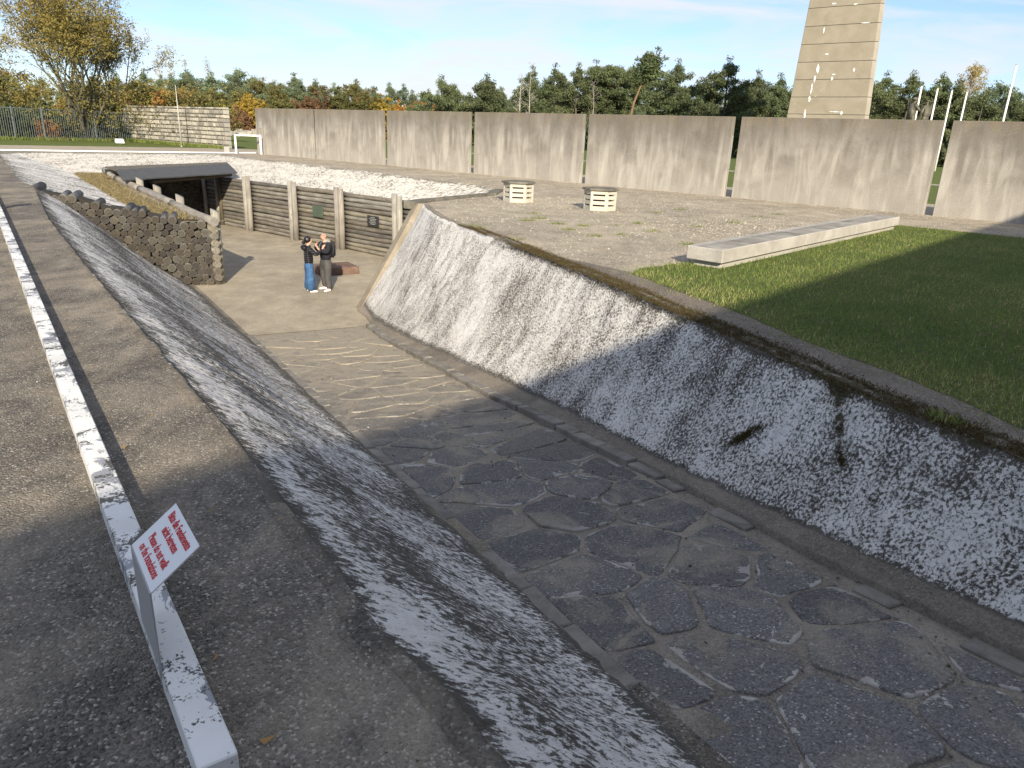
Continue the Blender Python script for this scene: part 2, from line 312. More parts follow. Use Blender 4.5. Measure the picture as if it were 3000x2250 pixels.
def copy_tree(o, parent=None):
    c = o.copy(); COL.objects.link(c)
    if parent: c.parent = parent
    for ch in o.children: copy_tree(ch, c)
    return c
def boxverts(x0, x1, y0, y1, z0, z1): return [(x, y, z) for z in (z0, z1) for y in (y0, y1) for x in (x0, x1)]
BF = [(0, 2, 3, 1), (4, 5, 7, 6), (0, 1, 5, 4), (2, 6, 7, 3), (0, 4, 6, 2), (1, 3, 7, 5)]
def boxmesh(name, x0, x1, y0, y1, z0, z1, bevel=0, seg=1):
    bm = bmesh.new(); vs = [bm.verts.new(v) for v in boxverts(x0, x1, y0, y1, z0, z1)]
    for f in BF: bm.faces.new([vs[i] for i in f])
    bmesh.ops.recalc_face_normals(bm, faces=bm.faces)
    if bevel: bmesh.ops.bevel(bm, geom=list(bm.edges), offset=bevel, segments=seg, affect='EDGES')
    me = bpy.data.meshes.new(name); bm.to_mesh(me); bm.free(); return me
def hexa(name, pts):  # 8 explicit corners: bottom 4 (ccw) then top 4
    me = mesh(name, pts, [(0, 3, 2, 1), (4, 5, 6, 7), (0, 1, 5, 4), (1, 2, 6, 5), (2, 3, 7, 6), (3, 0, 4, 7)]); return me
def tube(vs, fs, pts, rad, sides=6, cap=True, wob=0):
    pts = [Vector(p) for p in pts]; base = len(vs)
    for i, p in enumerate(pts):
        d = (pts[min(i+1, len(pts)-1)]-pts[max(i-1, 0)])
        if d.length < 1e-6: d = Vector((0, 0, 1))
        d.normalize(); a = d.orthogonal() if i == 0 else (a - d*a.dot(d))
        a.normalize(); b = d.cross(a)
        for k in range(sides):
            t = 2*math.pi*k/sides; r = rad[i]*(1+random.uniform(-wob, wob))
            vs.append(tuple(p+(a*math.cos(t)+b*math.sin(t))*r))
    for i in range(len(pts)-1):
        for k in range(sides):
            k2 = (k+1) % sides; fs.append((base+i*sides+k, base+i*sides+k2, base+(i+1)*sides+k2, base+(i+1)*sides+k))
    if cap:
        fs.append(tuple(base+k for k in reversed(range(sides)))); fs.append(tuple(base+(len(pts)-1)*sides+k for k in range(sides)))
def flat(name, loops, z, m, **k):
    tri = tessellate_polygon([[Vector((x, y, 0)) for x, y in l] for l in loops]); pts = [p for l in loops for p in l]
    fs = []
    for t in tri:
        a, b, c = [pts[i] for i in t]
        if (b[0]-a[0])*(c[1]-a[1])-(b[1]-a[1])*(c[0]-a[0]) < 0: t = (t[0], t[2], t[1])
        fs.append(t)
    return prop(link(name, mesh(name, [(x, y, z) for x, y in pts], fs), m), **k)
def interp(tab, x):
    return float(np.interp(x, [a for a, b in tab], [b for a, b in tab]))
def nz(x, y, z=0.0): return mn.noise(Vector((x, y, z)))

# ---------------------------------------------------------------- ramp frame
RA = R(-28); U = (math.sin(RA), math.cos(RA)); T = (math.cos(RA), -math.sin(RA))
def st(s, t, z=0.0): return (U[0]*s+T[0]*t, U[1]*s+T[1]*t, z)
def to_st(x, y): return x*U[0]+y*U[1], x*T[0]+y*T[1]
FZ = -2.83
def zr(s): return max(FZ, -0.696-0.1211*s)
LTOP = [(-9, 1.15), (-3, 1.0), (1.6, .91), (2.46, .73), (3.8, .57), (4.6, .47), (6.6, .17), (11.4, -.56), (17.07, -1.37), (24.8, -2.22), (27.1, -2.74), (44.5, -5.2)]
LTOE = [(-9, 2.2), (17.25, 2.17), (24, 1.49), (26, 1.3)]
RTOP = [(-9, 5.2), (2.4, 5.22), (3.8, 5.3), (5.84, 5.62), (7.47, 5.82), (9.28, 6.03), (12.35, 6.3), (16.19, 6.55), (18.2, 6.95), (19.31, 7.28)]
RTOE = [(-9, 4.6), (2, 4.6), (5, 4.65), (9.2, 4.93), (14.6, 5.1), (17.6, 5.3), (19.4, 5.5)]
KERB = [(-9, 4.2), (3.2, 4.29), (5.4, 4.46), (9.5, 4.53), (15.4, 4.8), (18.4, 5.2)]
S0 = -5.5
left_edge = [st(s, interp(LTOP, s))[:2] for s in (S0, -3, 0, 1.6, 2.46, 3.8, 4.6, 6.6, 9, 11.4, 14, 17.07, 21, 24.8, 27.1, 33, 39, 44.5)]
back_edge = [(-25.9, 38.9), (-24.6, 41.2), (-22.2, 43.7), (-18.73, 47.42), (-15.15, 43.48), (-12.66, 40.98), (-7.91, 36.16), (-5.52, 33.45), (-1.54, 28.95), (-1.0, 27.3), (-.75, 24.75)]
right_edge = [(-2.75, 21.0)]+[st(s, interp(RTOP, s))[:2] for s in (19.31, 17.5, 16.19, 14, 12.35, 9.28, 7.47, 5.84, 3.8, 2.4, 0, -3, S0)]
hole = left_edge+back_edge+right_edge

# ---------------------------------------------------------------- ground sheets
flat('field', [[(-900, -60), (900, -60), (900, 1500), (-900, 1500)], hole], -0.008, M['grass'], kind='structure')
# paved ring: left path and the strip behind the trench, up to the white kerb line
wl = [(-60, 9), (-27.9, 40.6), (-24.05, 43.9), (-19.4, 48.9), (-17.9, 51.2)]
flat('asphalt_path', [[(-60, -40), (-8, -40), (2, -12)]+left_edge+back_edge[:4]+[(-17.9, 51.2)]+wl[::-1][1:]], 0.0, M['asphalt'], kind='structure')
PW0 = Vector((-17.72, 51.0)); PW1 = Vector((15.03, 22.21)); pwd = (PW1-PW0).normalized(); pwn = Vector((-pwd.y, pwd.x))  # pwn points away from the camera
if pwn.y < 0: pwn = -pwn
pw = lambda t, o=0: tuple(PW0+pwd*t+pwn*o)
flat('gravel_terrace', [[back_edge[3]]+back_edge[4:]+right_edge+[(2, -12), (40, -20), pw(75, .1), pw(-.3, .1)]], 0.0, M['gravel'], kind='structure')
flat('path', [[pw(-3, .1), pw(75, .1), pw(75, 5.5), pw(-3, 6.5), (-22.3, 58.5), (-40, 39.5), (-62, 12), (-60, 9.05), (-27.9, 40.65), (-24.05, 43.95), (-19.4, 48.95), (-17.95, 51.2)]], 0.002, M['sandpath'], kind='structure')
flat('narrow_path', [[pw(-10, 24), pw(75, 24), pw(75, 26), pw(-10, 26)]], 0.002, M['sandpath'], kind='structure')
# white kerb line along the far side
kv, kf = [], []
for a, b in zip(wl[1:-1], wl[2:]):
    d = (Vector(b)-Vector(a)).normalized(); n = Vector((-d.y, d.x)); 
    pts = [Vector(a)-d*.0, Vector(b), Vector(b)+n*.16, Vector(a)+n*.16]; i = len(kv)
    kv += [(p.x, p.y, -.02) for p in pts]+[(p.x, p.y, .07) for p in pts]
    kf += [tuple(i+j for j in f) for f in [(0, 3, 2, 1), (4, 5, 6, 7), (0, 1, 5, 4), (1, 2, 6, 5), (2, 3, 7, 6), (3, 0, 4, 7)]]
a = Vector(wl[1]); b = Vector(wl[0]); d = (b-a).normalized(); n = Vector((d.y, -d.x)); pts = [b, a, a+n*.16, b+n*.16]; i = len(kv)
kv += [(p.x, p.y, -.02) for p in pts]+[(p.x, p.y, .07) for p in pts]; kf += [tuple(i+j for j in f) for f in [(0, 3, 2, 1), (4, 5, 6, 7), (0, 1, 5, 4), (1, 2, 6, 5), (2, 3, 7, 6), (3, 0, 4, 7)]]
prop(link('white_kerb', mesh('white_kerb', kv, kf), M['white']), kind='structure')

flat('gravel_path', [[st(s, interp(RTOP, s)+.10)[:2] for s in (-5, -3, 0, 2.4, 3.8, 5.84, 7.47, 9.28, 11.2)]+[(1.75, 11.2), (2.2, 10.2), (2.65, 9.1), (3.1, 7.7), (3.65, 6.35), (4.05, 5.0), (4.4, 1), (4.7, -8)]], .0035, M['path_shade'], kind='structure')
# lawn
lawn_poly = [(1.73, 11.03), (2.1, 11.7), (2.75, 12.25), (3.3, 12.3), (10.3, 20.3), (12.5, 18.4), (26, 7), (24, -14), (4.6, -12), (4.3, 1), (3.95, 4.9), (3.55, 6.25), (3.0, 7.6), (2.55, 9.06), (2.1, 10.1)]
lp2 = []
for i, (x, y) in enumerate(lawn_poly):
    x2, y2 = lawn_poly[(i+1) % len(lawn_poly)]; nseg = max(1, int(math.hypot(x2-x, y2-y)/.25)) if max(y, y2) > 0 and i != 4 else 1
    for k in range(nseg):
        f = k/nseg; q = (x+(x2-x)*f, y+(y2-y)*f); lp2.append((q[0]+.09*nz(q[0]*3, q[1]*3, 4)*(k > 0), q[1]+.09*nz(q[0]*3, q[1]*3, 9)*(k > 0)))
flat('lawn', [lp2], 0.006, M['lawn'], kind='structure')

# floor and ramp
flat('trench_floor', [[st(17.6, -2)[:2], st(17.6, 12)[:2], st(46, 12)[:2], st(46, -8)[:2]]], FZ, M['floor'], kind='structure')
vs, fs = [], []
SS = np.arange(S0-2, 18.2, .3); TT = np.linspace(1.2, 5.6, 16)
for s in SS:
    for t in TT: vs.append(st(s, t, zr(s)-(.02 if s > 17.3 else 0)+(.012*nz(s*2, t*2) if s < 17.2 else .006*nz(s*2, t*2))))
nT = len(TT)
for i in range(len(SS)-1):
    for j in range(nT-1): k = i*nT+j; fs.append((k, k+1, k+nT+1, k+nT))
ramp = prop(link('ramp', mesh('ramp', vs, fs, True), M['dirt']), kind='structure')

# paving stones: cells around the positions of the stones
seeds = [(1.42,3.8),(1.52,3.31),(1.62,4.09),(1.73,3.39),(1.77,2.99),(1.81,4.33),(1.82,2.72),(1.95,3.3),(2.07,2.46),(2.12,3.84),(2.22,4.2),(2.25,2.94),(2.25,3.51),(2.31,2.25),(2.53,3.78),(2.57,2.46),(2.61,2.85),(2.73,4.07),(2.86,3.68),(2.96,3.33),(3.0,3.05),(3.11,4.07),(3.18,2.94),(3.22,3.41),(3.26,2.52),(3.48,3.34),(3.5,3.71),(3.54,4.1),(3.65,2.35),(3.72,3.88),(3.78,3.34),(3.87,2.76),(3.88,4.31),(4.05,3.31),(4.12,2.3),(4.19,4.17),(4.22,3.0),(4.34,3.21),(4.46,2.63),(4.53,4.06),(4.62,3.08),(4.68,3.67),(4.97,3.21),(5.06,4.06),(5.08,2.53),(5.42,3.76),(5.62,2.5),(5.65,3.01),(5.66,3.43),(5.68,4.22),(6.09,3.7),(6.25,3.11),(6.41,3.97),(6.53,2.44),(6.53,3.65),(6.64,2.93),(6.68,3.34),(6.96,2.9),(6.99,3.88),(7.24,2.52),(7.29,3.74),(7.56,2.9),(7.58,3.23),(7.72,3.65),(8.09,3.0),(8.09,3.71),(8.12,2.42),(8.3,3.49),(8.53,2.82),(8.8,3.42),(8.97,3.96),(9.15,3.14),(9.42,3.91),(9.67,3.49),(9.74,2.92),(9.91,2.37),(10.17,4.22),(10.35,3.4),(10.36,2.89),(10.5,4.0),(11.08,2.49),(11.28,3.12),(11.39,4.0),(11.74,3.17),(11.76,4.39),(12.3,4.32),(12.37,3.0),(12.44,3.8),(13.25,2.77),(13.31,3.53),(13.57,4.35),(13.79,3.84),(13.85,3.11),(14.3,3.5),(14.99,3.6),(14.99,4.14),(14.6,2.8),(15.5,3.0),(15.6,3.9),(16.1,2.6),(16.2,3.4),(16.3,4.3),(15.1,4.5),(10.7,2.4),(12.0,2.45),(13.0,2.35),(14.2,2.4),(15.0,2.45),(11.0,3.6),(12.9,4.1),
         (1.0,2.6),(.9,3.4),(1.0,4.2),(.4,2.9),(.3,3.8),(-.3,2.5),(-.2,3.3),(-.3,4.2),(1.2,2.9),(.7,2.3)]
def clip(poly, px, py, nx, ny):
    out = []
    for i in range(len(poly)):
        a, b = poly[i], poly[(i+1) % len(poly)]; da = (a[0]-px)*nx+(a[1]-py)*ny; db = (b[0]-px)*nx+(b[1]-py)*ny
        if da <= 0: out.append(a)
        if (da < 0 < db) or (db < 0 < da): f = da/(da-db); out.append((a[0]+(b[0]-a[0])*f, a[1]+(b[1]-a[1])*f))
    return out
_k = []; _rr = random.Random(5)
for a in seeds:
    if a[0] < 7 and any(math.hypot((a[0]-b[0])*.8, a[1]-b[1]) < _rr.choice((.30, .42, .52)) for b in _k): continue
    _k.append(a)
seeds = _k
for (s0, t0) in seeds:
    smax = 17.0
    poly = [(s0-1.2, 2.3), (s0+1.2, 2.3), (s0+1.2, interp(KERB, s0)-.06), (s0-1.2, interp(KERB, s0)-.06)]
    # anisotropic cells: wide across the far ramp, long along the near ramp
    for (s1, t1) in seeds:
        if (s1, t1) == (s0, t0) or abs(s1-s0) > 2.5: continue
        ds, dt = s1-s0, t1-t0; kx = 1.0 if s0 < 7 else 1.2
        gap = .008+.03*random.random()**1.6; nx, ny = ds*kx, dt/kx; l = math.hypot(nx, ny); nx /= l; ny /= l
        mx, my = (s0+s1)/2, (t0+t1)/2
        poly = clip(poly, mx-nx*gap, my-ny*gap, nx, ny)
        if len(poly) < 3: break
    if len(poly) < 3: continue
    for _ in range(2):
        q = []; ck = .12 if _ == 0 else .25
        for i in range(len(poly)):
            a, b = poly[i], poly[(i+1) % len(poly)]; q += [(a[0]*(1-ck)+b[0]*ck, a[1]*(1-ck)+b[1]*ck), (a[0]*ck+b[0]*(1-ck), a[1]*ck+b[1]*(1-ck))]
        poly = q
    cs = sum(p[0] for p in poly)/len(poly); ct = sum(p[1] for p in poly)/len(poly)
    poly = [(p[0]+.035*nz(p[0]*5, p[1]*5, 3)+.012*nz(p[0]*17, p[1]*17, 3), p[1]+.035*nz(p[0]*5, p[1]*5, 8)+.012*nz(p[0]*17, p[1]*17, 8)) for p in poly]
    h = random.uniform(.003, .017) if s0 < 9 else random.uniform(.006, .016)
    tilt = (random.uniform(-.02, .02), random.uniform(-.02, .02)); cz = zr(cs); c0 = st(cs, ct, cz)
    vs, fs, rim = [], [], []; n = len(poly)
    for ri, (ins, hh, rv) in enumerate(((0, -.03, 1), (.0, .55, 1), (.010, .95, .9), (.035, 1.0, .4), (.12, 1.02, 0))):
        for (s, t) in poly:
            d = math.hypot(s-cs, t-ct); k = max(.15, (d-ins)/d) if d > 0 else 1; s2, t2 = cs+(s-cs)*k, ct+(t-ct)*k
            p = st(s2, t2, zr(s2)+(h*hh if ri else -.03)+(tilt[0]*(s2-cs)+tilt[1]*(t2-ct)+.006*nz(s2*4, t2*4, 2))*(ri > 0)); vs.append((p[0]-c0[0], p[1]-c0[1], p[2]-c0[2])); rim.append(rv)
    for r_ in range(4):
        for i in range(n): j = (i+1) % n; fs.append((r_*n+i, r_*n+j, (r_+1)*n+j, (r_+1)*n+i))
    vs.append((0, 0, h*1.05)); rim.append(0)
    for i in range(n): fs.append((4*n+i, 4*n+(i+1) % n, 5*n))
    me = mesh('paving_stone', vs, fs, True); bm = bmesh.new(); bm.from_mesh(me); bmesh.ops.recalc_face_normals(bm, faces=bm.faces); bm.to_mesh(me); bm.free()
    at = me.attributes.new('rim', 'FLOAT', 'POINT'); at.data.foreach_set('value', rim)
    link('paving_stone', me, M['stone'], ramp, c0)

# kerb stones
def kerbstone(s, t, ln, wd, h, name='kerb_stone'):
    me = boxmesh(name, -wd/2, wd/2, -ln/2, ln/2, -.06, h, .010, 1)
    for v in me.vertices: v.co += Vector((nz(v.co.x*9+s, v.co.y*7), nz(v.co.x*9, v.co.y*7+s), nz(s, v.co.x*8, v.co.y*6)))*.016
    p = st(s, t, zr(s)); p2 = st(s+.5, t, zr(s+.5)); sl_ = math.atan2(p2[2]-p[2], .5)
    o = link(name, me, M['kerb'], ramp, p); o.rotation_euler = (sl_, 0, -RA+R(random.uniform(-1.5, 1.5))); return o
s = 1.2
while s < 17.2:
    ln = random.uniform(.3, .62); h = .085 if s > 5.2 else random.uniform(.025, .055)
    if not (s < 5 and random.random() < .35): kerbstone(s+ln/2, interp(KERB, s+ln/2)+.06+random.uniform(-.015, .015), ln-.025, .15, h*random.uniform(.85, 1.12))
    s += ln
s = 2.6
while s < 17.0:
    ln = random.uniform(.5, .95)
    if s > 5 or random.random() < .6: kerbstone(s+ln/2, 2.24, ln-.02, .13, .022+.008*random.random())
    s += ln

# ---------------------------------------------------------------- lime-washed slopes
def slope(name, rows, mat, covf, mossf, disp=.02, dfreq=5.0, uvrep=None):
    """rows: list of lists of (x,y,z) same length; uv in metres"""
    nr, nc = len(rows), len(rows[0]); A = np.array(rows, float)
    du = np.linalg.norm(np.diff(A, axis=0), axis=2); dv = np.linalg.norm(np.diff(A, axis=1), axis=2)
    UU = np.vstack([np.zeros((1, nc)), np.cumsum(du, 0)]); VV = np.hstack([np.zeros((nr, 1)), np.cumsum(dv, 1)]); UU = np.repeat(UU.mean(1)[:, None], nc, 1)
    flatv = A.reshape(-1, 3); uu = UU.ravel(); vv = VV.ravel(); out = []; cv = []; mo = []
    for k in range(len(flatv)):
        x, y, z = flatv[k]; i, j = divmod(k, nc); u_, v_ = uu[k], vv[k]
        c = covf(i/(nr-1), j/(nc-1), x, y, z, v_); cv.append(c); mo.append(mossf(i/(nr-1), j/(nc-1), x, y, z, v_))
        edge = min(1, j/3, (nc-1-j)/3)
        d = disp*(nz(u_*dfreq, v_*dfreq*.6, 1)+.5*nz(u_*dfreq*3, v_*dfreq*1.8, 5))*edge
        out.append((x, y, z+d))
    fs = [(i*nc+j, i*nc+j+1, (i+1)*nc+j+1, (i+1)*nc+j) for i in range(nr-1) for j in range(nc-1)]
    me = mesh(name, out, fs, True); bm = bmesh.new(); bm.from_mesh(me); bmesh.ops.recalc_face_normals(bm, faces=bm.faces); bm.faces.ensure_lookup_table()
    if sum(f.normal.z for f in bm.faces) < 0: bmesh.ops.reverse_faces(bm, faces=bm.faces)
    bm.to_mesh(me); bm.free()
    uvl = me.uv_layers.new(name='UVMap'); li = np.empty(len(me.loops), np.int32); me.loops.foreach_get('vertex_index', li)
    uvs = np.stack([uu[li], vv[li]], 1).astype(np.float32); uvl.data.foreach_set('uv', uvs.ravel())
    for nm, vals in (('cov', cv), ('moss', mo)):
        a = me.attributes.new(nm, 'FLOAT', 'POINT'); a.data.foreach_set('value', np.array(vals, np.float32))
    return prop(link(name, me, mat), kind='structure')

# right face
rows = []
SR = np.concatenate([np.arange(S0, 8, .07), np.arange(8, 19.35, .12)])
NCR = 64
for s in SR:
    k = interp(KERB, s)+.13; to = interp(RTOE, s); tp = interp(RTOP, s)+.02*nz(s*2, 0, 7); row = []
    for j in range(6): f = max(0, j-1)/5; row.append(st(s, k+(to-k)*f, zr(s)+(.065+.05*f if j else -.03)))
    for j in range(NCR+1):
        f = j/NCR; zz = zr(s)+.115; sag = -.06*math.sin(f*math.pi)
        zt = 0.0; z = zz+(zt-zz)*f
        row.append(st(s, to+(tp-to)*f+(-sag)*.6, z+sag*.5))
    for j in range(1, 8): row.append(st(s, tp+.03*j, .006+.010*math.sin(j/8*math.pi)-.016*(j == 7)))
    rows.append(row)
nc = len(rows[0]); tj, pj = 6/(nc-1), (6+NCR)/(nc-1)
def cov_r(a, b, x, y, z, v):
    s, t = to_st(x, y)
    if b < tj: return -.6
    f = (b-tj)/(pj-tj)
    c = .56 - .42*max(0, .06-f)/.06+.04*min(1, max(0, (s-7)/5))
    if f > .93 and s < 13: c -= (f-.93)/.07*.30
    if f > .97 and s >= 12: c += .12
    if f > 1: c -= .25+(f-1)*14
    return c + .10*nz(s*.6, f*2, 3)+.05*nz(s*2.3, f*6, 3)
def moss_r(a, b, x, y, z, v):
    s, t = to_st(x, y); f = (b-tj)/(pj-tj); m = 0
    if f > .9: m = min(1, (f-.9)/.1)*.55*(1 if s < 13 else .35)
    if .0 <= f < .12 and s < 10: m = .28
    m += .75*max(0, 1-abs(s-3.98+(1-f)*.86)/(.07+.28*max(0, f-.6)))*(f > .42)*(f < 1.05)*min(1, max(0, (f-.42)*4))
    m += .62*max(0, 1-math.hypot((s-4.62+(f-.42)*1.0)/.13, (f-.42)/.17))
    return m
slope('right_embankment', rows, M['lime'], cov_r, moss_r)

# left face
rows = []
SL = np.concatenate([np.arange(S0, 9, .07), np.arange(9, 24.5, .16)]); NCL = 70
def pile_s(t): return 23.8+(2.37-t)/(2.37+2.22)*1.0
for idx, s in enumerate(SL):
    tp = interp(LTOP, s); to = interp(LTOE, s); row = []
    sw = 0.06*nz(s*1.6, 2); tp += .025*nz(s*2.2, 5, 1)
    for j in range(7): row.append(st(s, tp-.12+.02*j, .004-.016*(j == 0)))
    for j in range(NCL+1):
        f = j/NCL; t = tp+(to-tp)*f; zt = zr(s)+.03
        sh = .12*math.exp(-f*9)*(0) ; z = zt*(f-.045*math.sin(f*math.pi*2)*.6) - .0
        s2 = s
        if s > 22.5: s2 = s+(pile_s(t)-.02-24.5)*(s-22.5)/(SL[-1]-22.5)
        row.append(st(s2, t+sw*math.sin(f*math.pi), z))
    for j in range(1, 4): row.append(st(s, to+.04*j, zr(s)+.012+.0*j))
    rows.append(row)
nc2 = len(rows[0]); lj0, lj1 = 7/(nc2-1), (7+NCL)/(nc2-1)
def cov_l(a, b, x, y, z, v):
    s, t = to_st(x, y); f = (b-lj0)/(lj1-lj0)
    c = .53
    if f < .07: c += .05-(.07-f)*3.6+.10*nz(s*3.5, 0, 2)
    elif f < .16: c += .10+.08*nz(s*3, 0, 9)
    
    if f > .88: c -= (f-.88)*2.2
    c -= .26*max(0, 1-abs(f-.38-.05*nz(s, 0))/.12)*(.5+.5*nz(s*.7, 3)); 
    if f > 1.0: c -= .6
    return c + .12*nz(s*1.7, f*1.5, 4)
def moss_l(a, b, x, y, z, v):
    s, t = to_st(x, y); f = (b-lj0)/(lj1-lj0)
    m = .30*max(0, 1-abs(f+.0)/.07)+.30*max(0, 1-abs(f-1)/.1)
    return m+.12*max(0, nz(s*1.3, f*5, 6))
slope('left_embankment', rows, M['lime_left'], cov_l, moss_l, .022)

def loft(A, B, nu, nv):
    def res(P, n):
        P = np.array(P, float); d = np.r_[0, np.cumsum(np.linalg.norm(np.diff(P, axis=0), axis=1))]; x = np.linspace(0, d[-1], n)
        return np.stack([np.interp(x, d, P[:, k]) for k in range(3)], 1)
    a, b = res(A, nu), res(B, nu); return [[tuple(a[i]+(b[i]-a[i])*j/(nv-1)) for j in range(nv)] for i in range(nu)]
E1 = (-10.8, 22.05, -.90); E2 = (-13.35, 24.6, -.64); E3 = (-19.3, 32.5, -.47)   # lime / dry grass boundary
ledge_b = [st(24.95, interp(LTOP, 24.9)-.25, -.20), st(25.5, interp(LTOP, 25.5)-.1, -.06)]+[st(s, interp(LTOP, s)-.02, .004) for s in (27.1, 33, 39, 44.5)]
bl = lambda lo, hi: (lambda a, b, x, y, z, v: lo+(hi-lo)*min(1, b*6)+.05*nz(x, y))
slope('left_rear_embankment', loft(ledge_b, [(-9.3, 22.6, -1.06), E1, E2, E3, (-25.6, 38.0, 0.0)], 160, 40), M['lime_left'], bl(.44, .60), lambda a, b, x, y, z, v: .15, .02)
slope('back_embankment', loft([(-25.95, 38.5, .006)]+[(x, y, .006) for x, y in back_edge[:4]], [(-25.5, 38.1, -.01), E3, (-18.4, 33.3, -.5), (-16.2, 37.56, -.60)], 140, 50), M['lime_far'], bl(.5, .66), lambda a, b, x, y, z, v: .08, .03, 3)
LW0 = Vector((-15.75, 37.15)); LW1 = Vector((-4.62, 28.11)); lwd = (LW1-LW0).normalized(); lwn = Vector((lwd.y, -lwd.x))
if lwn.y > 0: lwn = -lwn      # towards the camera
LWL = (LW1-LW0).length+4.2
lw = lambda t, o=0: tuple(LW0+lwd*t+lwn*o)
slope('rear_embankment', loft([(x, y, .006) for x, y in back_edge[3:]], [lw(-.6, -.1)+(-.60,), lw(LWL, -.1)+(-.60,)], 220, 40), M['lime_far'], lambda a, b, x, y, z, v: .56+.10*min(1, b*5)-.25*(b < .08)*(.5+nz(x*.8, y*.8)), lambda a, b, x, y, z, v: .1, .03, 3)
# dry bank between the lime and the bunker wall
RL = [(-9.0, 22.4, -.98), (-9.12, 22.5, -.96), (-16.35, 30.5, -.52), (-18.2, 32.9, -.47)]
slope('dry_bank', loft([(-9.9, 22.2, -.86), E1, E2, E3], RL, 80, 20), M['bank'], lambda *a: 0, lambda *a: 0, .03, 2)
# strip of bank right behind the log pile
flat('bank_edge', [[(-9.95, 21.98), (-9.08, 22.2), (-9.0, 22.7), (-10.4, 22.6)]], -.93, M['bank'], kind='structure')

# concrete wing at the end of the right slope, and the coping that turns away from it
wing = empty('concrete_wing_wall', (0, 0, 0), label='tan concrete wing wall closing the far end of the right limewashed slope', cat='wall')
a0, a1 = st(19.25, interp(RTOE, 19.2)-.06, FZ), st(19.25, 7.45, 0)
def hx(s0, s1): 
    return [st(s0, 5.40, FZ), st(s1, 5.40, FZ), st(s1, 8.6, FZ), st(s0, 8.6, FZ), st(s0, 7.13, .03), st(s1, 7.13, .03), st(s1, 8.6, -.02), st(s0, 8.6, -.02)]
me = hexa('end_wall', hx(19.3, 19.62)); link('end_wall', me, M['tan'], wing)
bm = bmesh.new(); bm.from_mesh(me); bmesh.ops.recalc_face_normals(bm, faces=bm.faces); bm.to_mesh(me); bm.free()
def wallseg(name, p, q, th, z0, z1, mat, parent, bevel=.015, side=0):
    p, q = Vector(p), Vector(q); ln = (q-p).length
    me = boxmesh(name, 0, ln, -th/2, th/2, z0, z1, bevel, 1); o = link(name, me, mat, parent, (p.x, p.y, 0)); o.rotation_euler = (0, 0, math.atan2(q.y-p.y, q.x-p.x)); return o
cp = [(-3.02, 20.55), (-2.62, 21.65), (-.95, 24.75), (-.72, 26.9)]
for i in range(3): wallseg('coping', cp[i], (cp[i+1][0]-.02, cp[i+1][1]-.03), .34 if i else .42, -.14, .07-.004*i, M['cap'], wing)
for i in range(1, 3): wallseg('retaining_face', cp[i], cp[i+1], .24, FZ, -.15, M['tan'], wing, .005)

# ---------------------------------------------------------------- log work
def logmesh(name, ln, r, sides=12, wob=.05, seg=6, bend=.02):
    vs, fs = [], []; pts = []; rad = []; ph = random.random()*9
    for i in range(seg+1):
        f = i/seg; pts.append((ln*f, bend*nz(f*2+ph, 1), bend*nz(f*2+ph, 5))); rad.append(r*(1+wob*nz(f*3+ph, 8)))
    tube(vs, fs, pts, rad, sides); me = mesh(name, vs, fs, True)
    for p in me.polygons[-2:]: p.use_smooth = False
    return me
wallT = empty('log_wall', (LW0.x, LW0.y, FZ), label='long grey log retaining wall at the back of the trench with paired upright posts', cat='log wall')
ang = math.atan2(lwd.y, lwd.x); wallT.rotation_euler = (0, 0, ang)
NL = 13; hh = 2.27/NL
post_t = [4.28, 7.85, 11.05, 14.55]
secs = [(-.4, post_t[0]), (post_t[0], post_t[1]), (post_t[1], post_t[2]), (post_t[2], post_t[3]), (post_t[3], LWL)]
fl = 1 if lwn.dot(Vector((-math.sin(ang), math.cos(ang)))) > 0 else -1
for (a, b) in secs:
    for k in range(NL):
        r = hh/2*random.uniform(.97, 1.1); me = logmesh('log', b-a-.02, r, 10, .07, 6, .035)
        o = link('log', me, M['log'], wallT, (a+.01, -fl*.02, hh*(k+.5)+random.uniform(-.012, .012)))
for t in post_t:
    for dx in (-.13, .15):
        vs, fs = [], []; tube(vs, fs, [(0, 0, -.05), (0.01, 0, 1.1), (random.uniform(-.02, .02), 0, 2.44+random.uniform(-.05, .05))], [.125, .12, .11], 12)
        o = link('post', mesh('post', vs, fs, True), M['post'], wallT, (t+dx, fl*.2, 0))
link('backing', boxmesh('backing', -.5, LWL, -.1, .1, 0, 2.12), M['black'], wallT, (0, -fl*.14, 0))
# plaques on the wall
def plaque(t, z, wd, ht, mat, label, lines, lm, size, relief=False):
    p = lw(t, .16); e = empty('plaque', (p[0], p[1], z), ang if fl < 0 else ang+math.pi, label=label, cat='plaque')
    # local: x along the wall, -y towards the camera
    link('plate', boxmesh('plate', -wd/2, wd/2, -.02, .02, -ht/2, ht/2, .004), mat, e)
    for i, tx in enumerate(lines):
        o = text_obj('lettering', tx, size, lm, e, (0, -.024, ht/2-ht*(i+1)/(len(lines)+1)-size*.3), (R(90), 0, 0), 'CENTER', .85)
    return e
def text_obj(name, body, size, mat, parent, loc, rot, align='LEFT', xs=1.0, ext=.0015, fat=0):
    cu = bpy.data.curves.new(name, 'FONT'); cu.body = body; cu.size = size; cu.align_x = align; cu.extrude = ext; cu.resolution_u = 3; cu.offset = fat
    tmp = bpy.data.objects.new('tmp', cu); COL.objects.link(tmp); dg = bpy.context.evaluated_depsgraph_get(); me = bpy.data.meshes.new_from_object(tmp.evaluated_get(dg)); 
    bpy.data.objects.remove(tmp); me.materials.clear()
    for v in me.vertices: v.co.x *= xs
    return link(name, me, mat, parent, loc, rot)
tl = (Vector((-8.3, 31.14))-LW0).dot(lwd); tr_ = (Vector((-5.57, 28.88))-LW0).dot(lwd)
ea = math.atan2(-lwd.y, -lwd.x)
